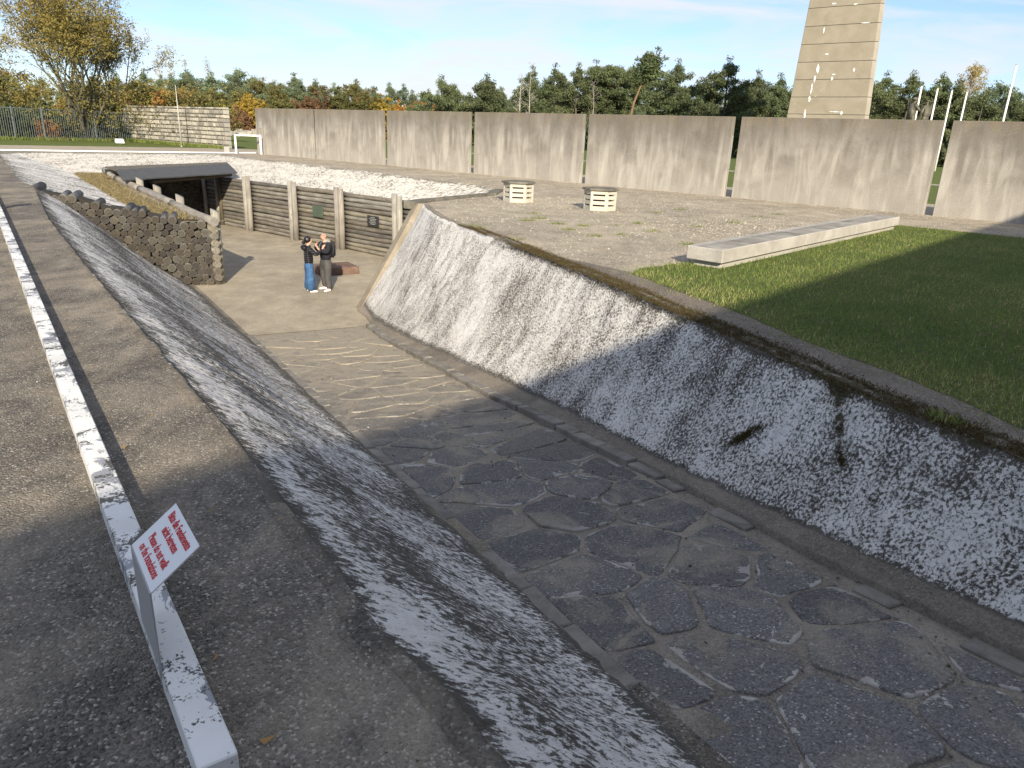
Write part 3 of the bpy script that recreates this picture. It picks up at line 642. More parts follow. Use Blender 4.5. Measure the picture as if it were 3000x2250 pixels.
def plaque_rot(e): e.rotation_euler = (0, 0, ang)
p1 = plaque(tl, -1.45, .68, .47, M['bronze_green'], 'green bronze memorial plaque with fine relief lines on the log wall', ['- - - - - - - - - - - -']*9, M['letter_dark'], .05); plaque_rot(p1)
p2 = plaque(tr_, -1.48, .66, .38, M['black_plate'], 'black memorial plaque with pale lettering on the log wall near its right end', ['A LA MEMOIRE', 'DES LUXEMBOURGEOIS', 'MORTS AU CAMP', 'DE CONCENTRATION', '2 OCTOBRE 1942'], M['letter_pale'], .046); plaque_rot(p2)

# bunker: left wall with rail, posts, roof, log-end back wall
bun = empty('left_log_wall', (-9.12, 22.05, -.9), label='log wall with round top rail and stub posts beside the roofed shelter', cat='log wall')
RA0 = Vector((-9.12, 22.05, -.93)); RA1 = Vector((-16.35, 30.4, -.42)); RB = Vector((-18.1, 32.7, -.30))
def logbetween(p, q, r, mat, parent, name='log', sides=10, bend=.03):
    p, q = Vector(p), Vector(q); d = q-p; me = logmesh(name, d.length, r, sides, .06, 6, bend)
    o = link(name, me, mat, parent); o.location = p-parent.location if parent else p; o.rotation_mode = 'QUATERNION'; o.rotation_quaternion = d.to_track_quat('X', 'Z'); return o
f0 = [0, .36, .7, 1.0]
for i in range(3): logbetween(RA0.lerp(RA1, f0[i])+Vector((0, 0, .02*(i % 2))), RA0.lerp(RA1, f0[i+1]+.01), .13, M['log_pale'], bun)
for k in range(1, 9):
    logbetween(RA0+Vector((0, 0, -.21*k)), RA1+Vector((0, 0, -.21*k-.0)), .11, M['log'], bun)
logbetween(RA1+Vector((.1, -.1, -.05)), RB+Vector((0, 0, .05)), .12, M['log_pale'], bun); logbetween(RA1+Vector((.1, -.1, -.26)), RB+Vector((0, 0, -.17)), .11, M['log_pale'], bun); logbetween(RA1+Vector((0, .5, .10)), RB+Vector((.5, 0, .16)), .10, M['log_pale'], bun)
rd = (RA1-RA0); rn = Vector((rd.y, -rd.x, 0)).normalized()
for f in (.03, .33, .56, .76, .93):
    p = RA0.lerp(RA1, f)+rn*.16; vs, fs = [], []; tube(vs, fs, [(0, 0, -1.9), (0, 0, .30)], [.14, .13], 10)
    for i in range(10, 20): vs[i] = (vs[i][0], vs[i][1], vs[i][2]-vs[i][0]*.5)
    link('stub_post', mesh('stub_post', vs, fs, True), M['post'], bun, p-bun.location)
# roofed shelter
sh = empty('roofed_shelter', (-15.5, 33, FZ), label='dark felt roofed timber shelter over the far end of the trench', cat='shelter')
def shl(p): return (p[0]+15.5, p[1]-33, p[2]-FZ)
EL, ER = Vector((-15.1, 28.45, -.30)), Vector((-13.3, 35.3, -.30)); KL, KR = Vector((-15.8, 29.35, -.0)), Vector((-14.3, 36.9, -.0)); BL_, BR_ = Vector((-17.15, 31.05, .0)), Vector((-14.75, 37.9, .03))
def slabquad(name, a, b, c, d, th, mat, parent, sh_=shl):
    t = Vector((0, 0, -th)); pts = [sh_(x) for x in (a+t, b+t, c+t, d+t, a, b, c, d)]; me = hexa(name, pts); bm = bmesh.new(); bm.from_mesh(me); bmesh.ops.recalc_face_normals(bm, faces=bm.faces); bm.to_mesh(me); bm.free(); return link(name, me, mat, parent)
NS = 6
for i in range(NS):
    a, b = i/NS, (i+1)/NS; up_ = Vector((0, 0, .008*(i % 2)))
    slabquad('felt_sheet', EL.lerp(ER, a)+up_, EL.lerp(ER, b+.004)+up_, KL.lerp(KR, b+.004)+up_, KL.lerp(KR, a)+up_, .05, M['felt'], sh)
slabquad('roof_top', KL, KR, BR_, BL_, .06, M['felt_top'], sh)
for (x, y, r, zt, mat) in ((-14.7, 36.2, .11, -.42, 'post'), (-14.45, 35.95, .10, -.4, 'post_dark'), (-15.55, 36.75, .10, -.3, 'post')):
    vs, fs = [], []; tube(vs, fs, [(0, 0, 0), (0.02, 0, 1.2), (0, 0, zt-FZ)], [r*1.1, r, r*.95], 10); link('post', mesh('post', vs, fs, True), M[mat], sh, (x+15.5, y-33, 0))
logb = lambda p, q, r: logbetween(Vector(p), Vector(q), r, M['post_dark'], sh, 'beam')
logb((-14.9, 30.2, -.45), (-13.85, 35.9, -.45), .09)
slabquad('dark_backing', Vector((-17.3, 31.6, -.16)), Vector((-15.9, 38.0, -.16)), Vector((-16.3, 38.2, -.16)), Vector((-17.6, 31.8, -.16)), 2.7, M['black'], sh)  # near-black slab paints the shade deep inside the shelter

bw = empty('log_end_wall', (-15.6, 37.5, FZ), label='stacked log ends of the bullet catcher inside the dark shelter', cat='log stack')
bd = Vector((-1.5, -6.4, 0)).normalized(); bn = Vector((bd.y, -bd.x, 0)); bn = bn if bn.y < 0 else -bn
capm = {}
def endlog(r, ln, sides=12):
    key = (round(r, 3), ln)
    if key in capm: return capm[key]
    vs, fs = [], []
    tube(vs, fs, [(0, 0, -ln), (0, 0, -.015), (0, 0, 0)], [r*.97, r, r*.95], sides, True, .04); me = mesh('log', vs, fs, True); me.materials.append(M['log_side']); me.materials.append(M['log_end'])
    for p in me.polygons:
        if len(p.vertices) > 4: p.material_index = 1; p.use_smooth = False
    capm[key] = me; return me
qz = lambda d: Vector(d).to_track_quat('Z', 'Y')
k = 0
for j in range(13):
    for i in range(20):
        r = random.choice((.085, .095, .105)); w_ = .12+i*.2+(j % 2)*.1
        p = bd*w_+Vector((0, 0, .1+j*.172))+bn*random.uniform(0, .05)
        o = link('log', endlog(r, .4), None, bw, p); o.rotation_mode = 'QUATERNION'; o.rotation_quaternion = qz((.47, -.88, 0))

# the big pile of log ends on the left
A_ = Vector((-9.07, 22.12)); B_ = Vector((-13.72, 20.85)); pdv = (B_-A_).normalized(); PL = (B_-A_).length
pile = empty('log_pile', (A_.x, A_.y, FZ), label='sloping bulkhead of stacked round log ends at the foot of the left slope', cat='log stack')
lo_b = lambda w_: FZ if w_ < .75 else FZ+(w_-.75)/(PL-.75)*(-FZ-.26)
TOPT = [(0, -.95), (.3, -.94), (1.0, -.74), (1.8, -.58), (2.6, -.40), (3.1, -.34), (3.6, -.16), (3.9, -.06), (4.3, -.04), (4.9, .12)]
cand = []; tries = 0; pr = random.Random(3)
# relaxed disc packing in (w, z)
for j in range(15):
    for i in range(24):
        w_ = .12+i*.224+(j % 2)*.112; z = FZ+.11+j*.194
        if w_ > PL+.08: continue
        if z-.05 < lo_b(w_) or z+.05 > interp(TOPT, w_): continue
        cand.append([w_, z, pr.uniform(.093, .130)])
P2 = np.array(cand)
for it in range(60):
    for i in range(len(P2)):
        d = P2[:, :2]-P2[i, :2]; ds = np.hypot(d[:, 0], d[:, 1]); ds[i] = 9
        for j in np.where(ds < P2[:, 2]+P2[i, 2]-.006)[0]:
            ov = (P2[j, 2]+P2[i, 2]-.006-ds[j])*.25; v = d[j]/max(ds[j], 1e-4); P2[j, :2] += v*ov; P2[i, :2] -= v*ov
    P2[:, 0] = np.maximum(P2[:, 0], .10); P2[:, 1] = np.maximum(P2[:, 1], FZ+.09)
    P2[:, 1] -= .002
for (w_, z, r) in P2:
    p = pdv*w_; rr = round(r*125)/125
    top = z > interp(TOPT, w_)-.26
    o = link('log', endlog(rr, 1.15 if top else .8, 14), None, pile, (p.x+pdv.y*0, p.y, z-FZ)); off = random.uniform(-.07, .05)
    ax = Vector((.35, -.936, 0)).normalized(); ax.rotate(Matrix.Rotation(R(random.uniform(-4, 4)), 3, 'Z')); ax.z = random.uniform(-.03, .03)-(.05 if top else 0)
    o.location += ax*off; o.rotation_mode = 'QUATERNION'; o.rotation_quaternion = qz(ax) @ Vector((0, 0, 1)).rotation_difference(Vector((0, 0, 1)))
    o.rotation_quaternion = qz(ax) @ Matrix.Rotation(random.random()*6.28, 3, 'Z').to_quaternion()
# dark fill behind the ends
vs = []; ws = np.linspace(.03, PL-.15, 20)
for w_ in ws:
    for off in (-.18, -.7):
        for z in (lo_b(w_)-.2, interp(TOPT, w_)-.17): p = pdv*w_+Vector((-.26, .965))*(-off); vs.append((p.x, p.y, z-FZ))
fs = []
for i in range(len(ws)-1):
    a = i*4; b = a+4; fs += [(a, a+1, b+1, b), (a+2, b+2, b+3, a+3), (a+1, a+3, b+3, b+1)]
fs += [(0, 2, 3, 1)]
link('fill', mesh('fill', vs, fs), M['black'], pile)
# return side of the pile along the floor
for k in range(9): logbetween(Vector((-9.22, 22.3, FZ+.12+.21*k)), Vector((-9.8, 23.2, FZ+.12+.21*k)), .1, M['log_side'], pile)

# ---------------------------------------------------------------- memorial block on the floor
blk = [(-6.55, 24.15), (-5.42, 24.86), (-6.0, 25.75), (-7.1, 25.0)]
bo = Vector((-6.2, 24.9)); me = hexa('stone_block', [(x-bo.x, y-bo.y, 0) for x, y in blk]+[(x-bo.x, y-bo.y, .25) for x, y in blk]); bm = bmesh.new(); bm.from_mesh(me); bmesh.ops.recalc_face_normals(bm, faces=bm.faces); bmesh.ops.bevel(bm, geom=list(bm.edges), offset=.015, segments=1, affect='EDGES'); bm.to_mesh(me); bm.free()
prop(link('stone_block', me, M['block'], None, (bo.x, bo.y, FZ)), label='low red brown memorial block on the trench floor behind the couple', cat='memorial block')

# ---------------------------------------------------------------- concrete wall panels
def pt(x, y): return (Vector((x, y))-PW0).dot(pwd)
J = [(0.0, 6.52), (6.86, 13.36), (13.74, 20.10), (20.46, 27.04), (27.32, 33.90), (34.22, 40.85), (41.12, 47.8)]
labs = ['concrete wall panel at the far left end beside the white handrail', 'second concrete wall panel from the left end, narrow and pale', 'concrete wall panel with pale vertical runs left of the dark panel', 'concrete wall panel with brown stained top behind the left vent box', 'concrete wall panel behind the right vent box, below the leaning pine', 'wide concrete wall panel directly in front of the obelisk', 'nearest concrete wall panel at the right edge of the photo, partly in shadow']
pang = math.atan2(pwd.y, pwd.x)
for i, ((a, b), lb) in enumerate(zip(J, labs)):
    p = pw(a, .0); me = boxmesh('concrete_panel', 0, b-a, 0, .2, -.05, 2.86, .012)
    o = link('concrete_panel', me, M['panel'], None, (p[0], p[1], 0)); o.rotation_euler = (0, 0, pang); prop(o, lb, 'wall panel', 'concrete panels of the memorial wall')
    if i in (3, 4): link('white_plate', boxmesh('white_plate', b-a+.002, b-a+.02, .05, .16, 1.25 if i == 3 else 1.0, 2.2), M['grey_metal'], o)
    if i == 0: link('small_sign', boxmesh('small_sign', .45, .72, -.03, -.002, 1.62, 2.02), M['grey_metal'], o)

# ---------------------------------------------------------------- vent boxes
def vent(x, y, rz, label):
    e = empty('vent_box', (x, y, 0), rz, label=label, cat='vent box', group='slatted concrete vent boxes on the gravel'); W_ = .30; n = 6
    R_ = .46; H_ = .545
    ring = [(R_*math.cos(R(60*k)), R_*math.sin(R(60*k))) for k in range(6)]; vs, fs = [], []
    # six louvred sides: each side is posts + horizontal bars, leaving three open slots
    def quadbox(p, q, z0, z1, ins=.0, th=.05):
        p, q = Vector(p), Vector(q); d = (q-p).normalized(); nn = Vector((d.y, -d.x))
        i = len(vs); c = [p-nn*ins, q-nn*ins, q-nn*(ins+th), p-nn*(ins+th)]
        for z in (z0, z1): vs.extend([(v.x, v.y, z) for v in c])
        fs.extend([tuple(i+j for j in f) for f in [(0, 3, 2, 1), (4, 5, 6, 7), (0, 1, 5, 4), (1, 2, 6, 5), (2, 3, 7, 6), (3, 0, 4, 7)]])
    for k in range(6):
        p, q = Vector(ring[k]), Vector(ring[(k+1) % 6]); a, b = p.lerp(q, .14), p.lerp(q, .86)
        quadbox(p, a, 0, H_); quadbox(b, q, 0, H_)
        for z0, z1 in ((0, .12), (.165, .26), (.305, .40), (.445, H_)): quadbox(a, b, z0, z1, .004)
    me = mesh('body', vs, fs); bm = bmesh.new(); bm.from_mesh(me); bmesh.ops.recalc_face_normals(bm, faces=bm.faces); bm.to_mesh(me); bm.free(); link('body', me, M['vent'], e)
    vs, fs = [], []; tube(vs, fs, [(0, 0, .02), (0, 0, H_-.02)], [.34, .34], 6); link('inner_shaft', mesh('inner_shaft', vs, fs), M['black'], e)
    vs, fs = [], []; c6 = [(math.cos(R(60*k)), math.sin(R(60*k))) for k in range(6)]
    for rr_, z in ((.52, H_), (.53, H_+.005), (.52, H_+.05), (.50, H_+.06)): vs += [(x_*rr_, y_*rr_, z) for x_, y_ in c6]
    fs = [tuple(reversed(range(6))), tuple(range(18, 24))]+[(r_*6+k, r_*6+(k+1) % 6, r_*6+6+(k+1) % 6, r_*6+6+k) for r_ in range(3) for k in range(6)]
    link('cap', mesh('cap', vs, fs), M['cap'], e); return e
vent(-.05, 22.72, R(-62), 'slatted concrete vent box at the end of the dark coping'); vent(2.27, 21.2, R(-70), 'slatted concrete vent box standing alone on the gravel nearer the bench')

# ---------------------------------------------------------------- granite bench
ben = empty('granite_bench', (2.69, 11.96, 0), label='long low granite bench between gravel and lawn', cat='bench')
bdv = Vector((9.79-3.28, 19.21-11.70)); bL = bdv.length; bdn = bdv.normalized(); ben.rotation_euler = (0, 0, math.atan2(bdn.y, bdn.x)); ben.location = (3.28, 11.70, 0)
cuts = [0, .31*bL, .37*bL+.9, .80*bL, bL]; cuts = [0, bL*.36, bL*.66, bL]
for i in range(3):
    me = boxmesh('slab', cuts[i]+.006, cuts[i+1]-.006, 0, .645, .105, .325, .012, 1); o = link('slab', me, M['granite'], ben)
    link('top_inlay', boxmesh('top_inlay', cuts[i]+.02, cuts[i+1]-.02, .03, .50, .30, .3275), M['granite_top'], ben)
link('plinth', boxmesh('plinth', .12, bL-.1, .07, .56, -.02, .10, .01), M['granite'], ben)

# ---------------------------------------------------------------- white edge beam and signs
bm_e = empty('white_edge_beam', (-.84, 1.66, 0), label='long low white painted edge beam with flaking paint on the asphalt', cat='edge beam')
bL0 = Vector((-.905, 1.67)); bR0 = Vector((-.77, 1.705)); bdir = Vector((math.sin(R(-36.24)), math.cos(R(-36.24)))); bnn = Vector((bdir.y, -bdir.x))
width = abs((Vector((-1.26, 2.38))-Vector((-1.40, 2.37))).dot(bnn)); c0 = (Vector((-.78, 1.71))+Vector((-10.79, 15.36)))/2
base = Vector((-.79, 1.735)); segL = 3.0; k = 0; t = 0.02
while t < 24:
    ln = 3.1; me = boxmesh('beam_section', -width, 0, 0, ln-.006, -.01, .10, .005, 1)
    o = link('beam_section', me, M['beam'], bm_e, (base.x+bdir.x*t-bm_e.location.x, base.y+bdir.y*t-bm_e.location.y, 0)); o.rotation_euler = (0, 0, R(36.24)); t += ln
def sign(px, py, label, text=True):
    e = empty('notice_sign', (px, py, 0), R(36.24), label=label, cat='sign', group='bent metal notice signs fixed to the white beam')
    # local x = towards the trench (right), y = along the beam away from the camera
    wd = .36; zb = .42; tx, tz = .168, .13
    th = .006
    link('post', mesh('post', boxverts(-th, 0, -wd/2, wd/2, .085, zb), BF), M['sign_post'], e)
    pts = [(0, -wd/2, zb-.004), (tx, -wd/2, zb+tz-.004), (tx, wd/2, zb+tz-.004), (0, wd/2, zb-.004), (0-.001, -wd/2, zb+.002), (tx, -wd/2, zb+tz+.002), (tx, wd/2, zb+tz+.002), (-.001, wd/2, zb+.002)]
    me = hexa('plate', pts); bm = bmesh.new(); bm.from_mesh(me); bmesh.ops.recalc_face_normals(bm, faces=bm.faces); bm.to_mesh(me); bm.free(); link('plate', me, M['sign'], e)
    if text:
        sl_ = math.atan2(tz, tx)
        # baseline runs from far (+y) to near (-y); text up = +x
        for ln_, off, sz in (('Bitte die Fundamente', .162, .047), ('nicht betreten', .118, .047), ('Please do not walk', .064, .047), ('on the foundations', .020, .047)):
            o = text_obj('lettering', ln_, sz, M['red'], e, (0, 0, 0), (0, 0, 0), 'CENTER', .70, .0006, .0009)
            mz = Matrix.Rotation(R(-90), 4, 'Z'); my = Matrix.Rotation(-sl_, 4, 'Y'); o.matrix_local = Matrix.Translation((off*math.cos(sl_), 0, zb+off*math.sin(sl_)+.0035)) @ my @ mz
    return e
bp = base+bdir*.70-bnn*(width+.004)
sign(-1.305, 2.24, 'bent metal sign with red notice in German and English near the beam end')
q = base+bdir*17.15-bnn*width
sign(q.x, q.y, 'far metal notice sign on the beam just beyond the left edge of the photo')

# ---------------------------------------------------------------- left background: fence, stone wall, small things
fe = empty('railing_fence', (-33.0, 66.4, 0), label='dark vertical bar railing fence in front of the thicket', cat='fence')
F0 = Vector((-33.0, 66.4)); F1 = Vector((-39.48, 57.5)); fd = (F1-F0).normalized(); FL = 16.5
barm = boxmesh('bar', -.018, .018, -.018, .018, .12, 2.28); 
for k in range(int(FL/.158)):
    p = fd*(k*.158); link('bar', barm, M['fence'], fe, (p.x, p.y, 0))
fe_a = math.atan2(fd.y, fd.x)
for z in (.14, 2.30):
    o = link('rail', boxmesh('rail', 0, FL, -.03, .03, z-.03, z+.03), M['fence'], fe); o.rotation_euler = (0, 0, fe_a)
for k in (0, 3.9, 7.8, 9.9, 13.8, 16.5): link('fence_post', boxmesh('fence_post', -.05, .05, -.05, .05, 0, 2.42), M['fence'], fe, (fd.x*k, fd.y*k, 0))
# stone wall
sw = empty('limestone_wall', (-21.9, 56.9, 0), label='pale limestone block wall with rounded left end behind the trench', cat='wall')
W0 = Vector((-21.9, 56.9)); W1 = Vector((-34.6, 66.8)); wdv = (W1-W0).normalized(); WL = (W1-W0).length; wa = math.atan2(wdv.y, wdv.x); sw.rotation_euler = (0, 0, wa)
sgn = -1 if (Matrix.Rotation(wa, 2) @ Vector((0, 1))).y > 0 else 1
link('core', boxmesh('core', .05, WL-.05, -.22, .22, 0, 2.88), M['mortar'], sw)
sm = [boxmesh('stone', -.5, .5, -.5, .5, -.5, .5, .08, 1) for _ in range(4)]
for m_ in sm:
    for v in m_.vertices: v.co += Vector((random.uniform(-.04, .04), random.uniform(-.05, .05), random.uniform(-.04, .04)))
z = 0.02; row = 0; cnt = 0
while z < 2.85:
    hgt = random.choice((.26, .30, .34)); x = .0+random.uniform(0, .1)
    if z+hgt > 2.95: hgt = 2.95-z
    while x < WL-.2:
        ln = random.choice((.22, .3, .38, .48, .6, .7)); ln = min(ln, WL-x)
        o = link('stone', random.choice(sm), M['fardirt'], sw, (x+ln/2, sgn*.22, z+hgt/2)); o.scale = (ln-.125, .12+random.uniform(0, .09), hgt-.075-random.uniform(0, .03)); x += ln; cnt += 1
    if row % 1 == 0:
        o = link('stone', random.choice(sm), M['fardirt'], sw, (.0, 0, z+hgt/2)); o.scale = (.12, .44, hgt-.045)
    z += hgt; row += 1
pl = empty('thin_pole', (-28.3, 56.2, 0), label='thin pale metal pole in front of the limestone wall', cat='pole')
pp = Vector((-25.9, 57.9)); pl.location = (pp.x, pp.y, 0)
vs, fs = [], []; tube(vs, fs, [(0, 0, 0), (0, 0, 2.2), (0, 0, 4.35)], [.045, .04, .02], 8); link('shaft', mesh('shaft', vs, fs, True), M['letter_pale'], pl)
vs, fs = [], []; tube(vs, fs, [(0, 0, 0), (0, 0, .06)], [.09, .07], 10); link('foot', mesh('foot', vs, fs), M['grey_metal'], pl)
# handrail frame
hf = empty('white_handrail', (-18.53, 49.6, 0), label='white square tube handrail frame at the gap in the wall', cat='handrail')
h1 = Vector((-17.75, 50.9))-Vector((-18.53, 49.6)); h1 = Vector((0.95, 1.15)); hf.location = (-18.6, 49.5, 0)
hl = h1.length; hf.rotation_euler = (0, 0, math.atan2(h1.y, h1.x)); HLN = 1.75
hf.rotation_euler = (0, 0, R(20)); HLN = 1.55
for x in (0, HLN): link('upright', boxmesh('upright', x-.055, x+.055, -.055, .055, 0, 1.12), M['white'], hf)
link('top_rail', boxmesh('top_rail', -.055, HLN+.055, -.056, .056, 1.10, 1.20), M['white'], hf)
# grey box, spotlight
gb = empty('grey_box', (-20.0, 51.5, 0), R(25), label='small grey metal box with sloping top beside the white handrail', cat='box')
me = hexa('body', [(-.17, -.15, 0), (.17, -.15, 0), (.17, .15, 0), (-.17, .15, 0), (-.17, -.15, .36), (.17, -.15, .36), (.17, .15, .46), (-.17, .15, .46)]); link('body', me, M['grey_metal'], gb)
link('lid', hexa('lid', [(-.19, -.17, .365), (.19, -.17, .365), (.19, .17, .47), (-.19, .17, .47), (-.19, -.17, .385), (.19, -.17, .385), (.19, .17, .49), (-.19, .17, .49)]), M['cap'], gb)
fl_ = empty('floodlight', (-30.5, 57.7, 0), R(40), label='small pale ground floodlight on the grass before the fence', cat='floodlight')
link('housing', hexa('housing', [(-.3, -.18, .08), (.3, -.18, .08), (.3, .2, .14), (-.3, .2, .14), (-.27, -.1, .34), (.27, -.1, .34), (.27, .2, .40), (-.27, .2, .40)]), M['sign'], fl_)
link('bracket', boxmesh('bracket', -.05, .05, -.05, .05, 0, .12), M['grey_metal'], fl_)

# ---------------------------------------------------------------- obelisk
ob = empty('obelisk', (32.5, 84.0, 0), label='tall tapering concrete obelisk with horizontal joints and white patches', cat='obelisk'); ob.rotation_euler = (0, 0, pang+R(0))
WB, WT, HO = 8.75, 4.7, 42.0; nb = 24; hb = HO/nb; D1 = .55
for k in range(nb):
    z0, z1 = k*hb, (k+1)*hb-.05; w0 = WB+(WT-WB)*z0/HO; w1 = WB+(WT-WB)*z1/HO
    def ringp(w_, z): return [(-w_/2, 0, z), (w_/2-.0, 0, z), (w_/2+.25, D1, z), (0, w_*.6, z), (-w_/2-.25, D1, z)]
    vs = ringp(w0, z0)+ringp(w1, z1); me = mesh('segment', vs, [(4, 3, 2, 1, 0), (5, 6, 7, 8, 9)]+[(i, (i+1) % 5, 5+(i+1) % 5, 5+i) for i in range(5)])
    me.materials.append(M['obelisk']); me.materials.append(M['obelisk_side'])
    for p in me.polygons[3:4]: p.material_index = 1
    link('segment', me, None, ob)
link('core', mesh('core', [(-WB/2+.15, .12, 0), (WB/2-.15, .12, 0), (0, WB*.5, 0), (-WT/2+.15, .12, HO), (WT/2-.15, .12, HO), (0, WT*.5, HO)], [(0, 1, 4, 3), (1, 2, 5, 4), (2, 0, 3, 5)]), M['cap'], ob)

# flag poles behind the wall
def flagpole(x, y, h, label, r=.09):
    e = empty('flagpole', (x, y, 0), label=label, cat='flagpole', group='white flagpoles behind the wall')
    vs, fs = [], []; tube(vs, fs, [(0, 0, 0), (0, 0, h)], [r, r*.8], 8); link('shaft', mesh('shaft', vs, fs, True), M['white'], e)
    vs, fs = [], []; tube(vs, fs, [(0, 0, h), (0, 0, h+.06)], [r*1.15, r*.6], 8); link('finial', mesh('finial', vs, fs, True), M['grey_metal'], e)
FP = [(29.3, 58.6, 'white flagpole held against the helmeted statue'), (30.4, 57.2, 'white flagpole just right of the bareheaded statue'), (30.9, 55.4, 'white flagpole seen through the gap between the last two panels'), (32.0, 55.0, 'white flagpole just right of the last wall gap')]

# ---------------------------------------------------------------- building behind the camera that casts the big shade
bu = empty('museum_building', (0, 0, 0), label='plain flat roofed museum building behind the viewpoint casting the large shadow', cat='building')
sdir = Vector((-math.sin(a_), -math.cos(a_)))          # light travels this way on the ground
HB = 8.0; e0, e1 = Vector((2.49, 8.82)), Vector((13.7, 21.6)); ed = (e1-e0).normalized(); off = sdir*(-(HB)/math.tan(e_))
c1 = e0+off-ed*30; c2 = e0+off+ed*34; bk = Vector((ed.y, -ed.x))*14
if bk.y > 0: bk = -bk
pts = [c1, c2, c2+bk, c1+bk]
link('walls', hexa('walls', [(p.x, p.y, -3.5) for p in pts]+[(p.x, p.y, HB-.25) for p in pts]), M['building'], bu)
link('roof', hexa('roof', [(p.x, p.y, HB-.25) for p in pts]+[(p.x, p.y, HB) for p in pts]), M['felt_top'], bu)
bang = math.atan2(ed.y, ed.x); nrm = -bk.normalized()
for k in range(14):
    c_ = c1+ed*(3+4.4*k)+nrm*.02
    o = link('window', boxmesh('window', -.9, .9, -.03, .03, 1.2, 3.2), M['window'], bu, (c_.x, c_.y, 0)); o.rotation_euler = (0, 0, bang)

for x, y, lb in [(37.9, 75.4, 'white flagpole rising against the helmeted statue'), (40.4, 77.2, 'white flagpole just right of the bareheaded statue'), (42.7, 78.8, 'white flagpole standing in line with the gap beside the nearest panel'), (45.0, 80.2, 'white flagpole below the tall bare poplar')]:
    flagpole(x, y, 7.75, lb, .10)
flagpole(46.62, 75.78, 10.0, 'tallest white flagpole standing apart near the right edge', .11)
prop(COL.objects['flagpole'])

# ---------------------------------------------------------------- plaster patches on the obelisk
def patch(x, z, w_, h_):
    n = 14; vs = [(x, -.03, z)]; 
    for k in range(n):
        t = 2*math.pi*k/n; r = random.uniform(.55, 1.1); vs.append((x+w_*r*math.cos(t), -.03, z+h_*r*math.sin(t)))
    link('plaster_patch', mesh('plaster_patch', vs, [(0, (k+1) % n+1, k+1) for k in range(n)]), M['white'], ob)
for x, z, a, b in [(-1.6, 9.2, .18, .5), (-1.75, 8.2, .12, .5), (-1.9, 7.2, .10, .7), (-1.95, 6.2, .14, .35), (-2.2, 4.6, .13, .7), (1.0, 4.9, .5, .06), (1.7, 4.8, .15, .2), (-.9, 10.6, .2, .1), (-1.6, 12.9, .1, .35), (-1.0, 15.4, .3, .1), (1.2, 15.2, .3, .07), (2.5, 13.4, .5, .06), (.2, 8.6, .2, .08), (.1, 8.2, .15, .2), (2.2, 9, .1, .2), (.6, 4.9, .3, .05)]: patch(x, z+.6, a, b)

# ---------------------------------------------------------------- trees
def clumps(centers, size, n, spread, up=.35, rs=None):
    """n thin triangles round every centre"""
    rs = rs or rng; C_ = np.repeat(centers, n, 0); k = len(C_)
    off = rs.normal(0, 1, (k, 3)); off /= np.linalg.norm(off, axis=1)[:, None]; off *= (rs.random((k, 1))**.5)*spread
    p = C_+off*np.array([1, 1, .75]); d = rs.normal(0, 1, (k, 3)); d[:, 2] += up; d /= np.linalg.norm(d, axis=1)[:, None]
    e = np.cross(d, rs.normal(0, 1, (k, 3))); e /= np.linalg.norm(e, axis=1)[:, None]; sz = size*(.6+.8*rs.random((k, 1)))
    V = np.stack([p-e*sz*.3, p+e*sz*.3, p+d*sz], 1).reshape(-1, 3); F = np.arange(3*k).reshape(-1, 3)
    tone = np.clip(.5+rs.normal(0, .2, k)+np.repeat(rs.normal(0, .14, len(centers)), n), 0, 1)
    return V, F, tone
def tree(name, h, w_, seed, kind, leaf, bark, label, loc, group=None, base=.18, trunk_r=None, lean=(0, 0), n=26, size=.34, dens=1.0):
    r_ = random.Random(seed); rs = np.random.default_rng(seed); t_r = trunk_r or h*.014+.05
    root = empty(name, loc, 0, label=label, cat='tree'); 
    if group: root['group'] = group
    vs, fs = [], []; seg = 8
    axis = [Vector((lean[0]*f*f*h+.02*h*nz(f*3, seed), lean[1]*f*f*h+.02*h*nz(f*3, seed, 4), h*f*.97)) for f in [i/seg for i in range(seg+1)]]
    tube(vs, fs, axis, [t_r*(1-.85*i/seg) for i in range(seg+1)], 7)
    def ax(f): x = f*seg; i = min(seg-1, int(x)); return axis[i].lerp(axis[i+1], x-i)
    cs = []
    nb_ = int(h*3.0*dens)
    for b in range(nb_):
        f = base+(1-base)*(b+r_.random())/nb_; az = r_.random()*6.283
        if kind == 'pine': prof = (1-((f-base)/(1-base))**1.6)**.8*(.55+.45*min(1, (f-base)/.14)); rise = .25+.5*f
        elif kind == 'umbrella': prof = max(.15, 1-abs((f-.8)/.28)**2)**.6 if f > .52 else .12; rise = .45
        elif kind == 'round': prof = math.sqrt(max(.02, 1-((f-base)/(1-base)*1.9-.85)**2/1.15)); rise = .5
        else: prof = .35+.65*math.sin(min(1, (f-base)/(1-base)*1.05)*3.14)**.7; rise = 2.2
        L_ = w_/2*prof*r_.uniform(.65, 1.12); p0 = ax(f*.93); d = Vector((math.cos(az), math.sin(az), rise*.5)); tip = p0+d*L_
        tip.z = min(tip.z, h*1.0); mid = p0.lerp(tip, .55)+Vector((0, 0, -.06*L_))
        tube(vs, fs, [p0, mid, tip], [t_r*.28*(1-f*.5), t_r*.16, .015], 4, False)
        m = max(2, int(L_*2.1*dens))
        for q in range(m):
            u = .32+.72*(q+r_.random())/m; pp = p0.lerp(tip, u); j = .30*L_*.5; cs.append((pp.x+r_.uniform(-j, j), pp.y+r_.uniform(-j, j), pp.z+r_.uniform(-.25, .3)))
    cs.append(tuple(axis[-1])); cs = np.array(cs)
    link('trunk', mesh('trunk', vs, fs, True), bark, root)
    V, F, tn = clumps(cs, size, n, .62 if kind != 'round' else .75, .5, rs)
    # leaf tone varies at random by leaf and by clump
    link('crown', npmesh('crown', V, F, tn), leaf, root)
    return root
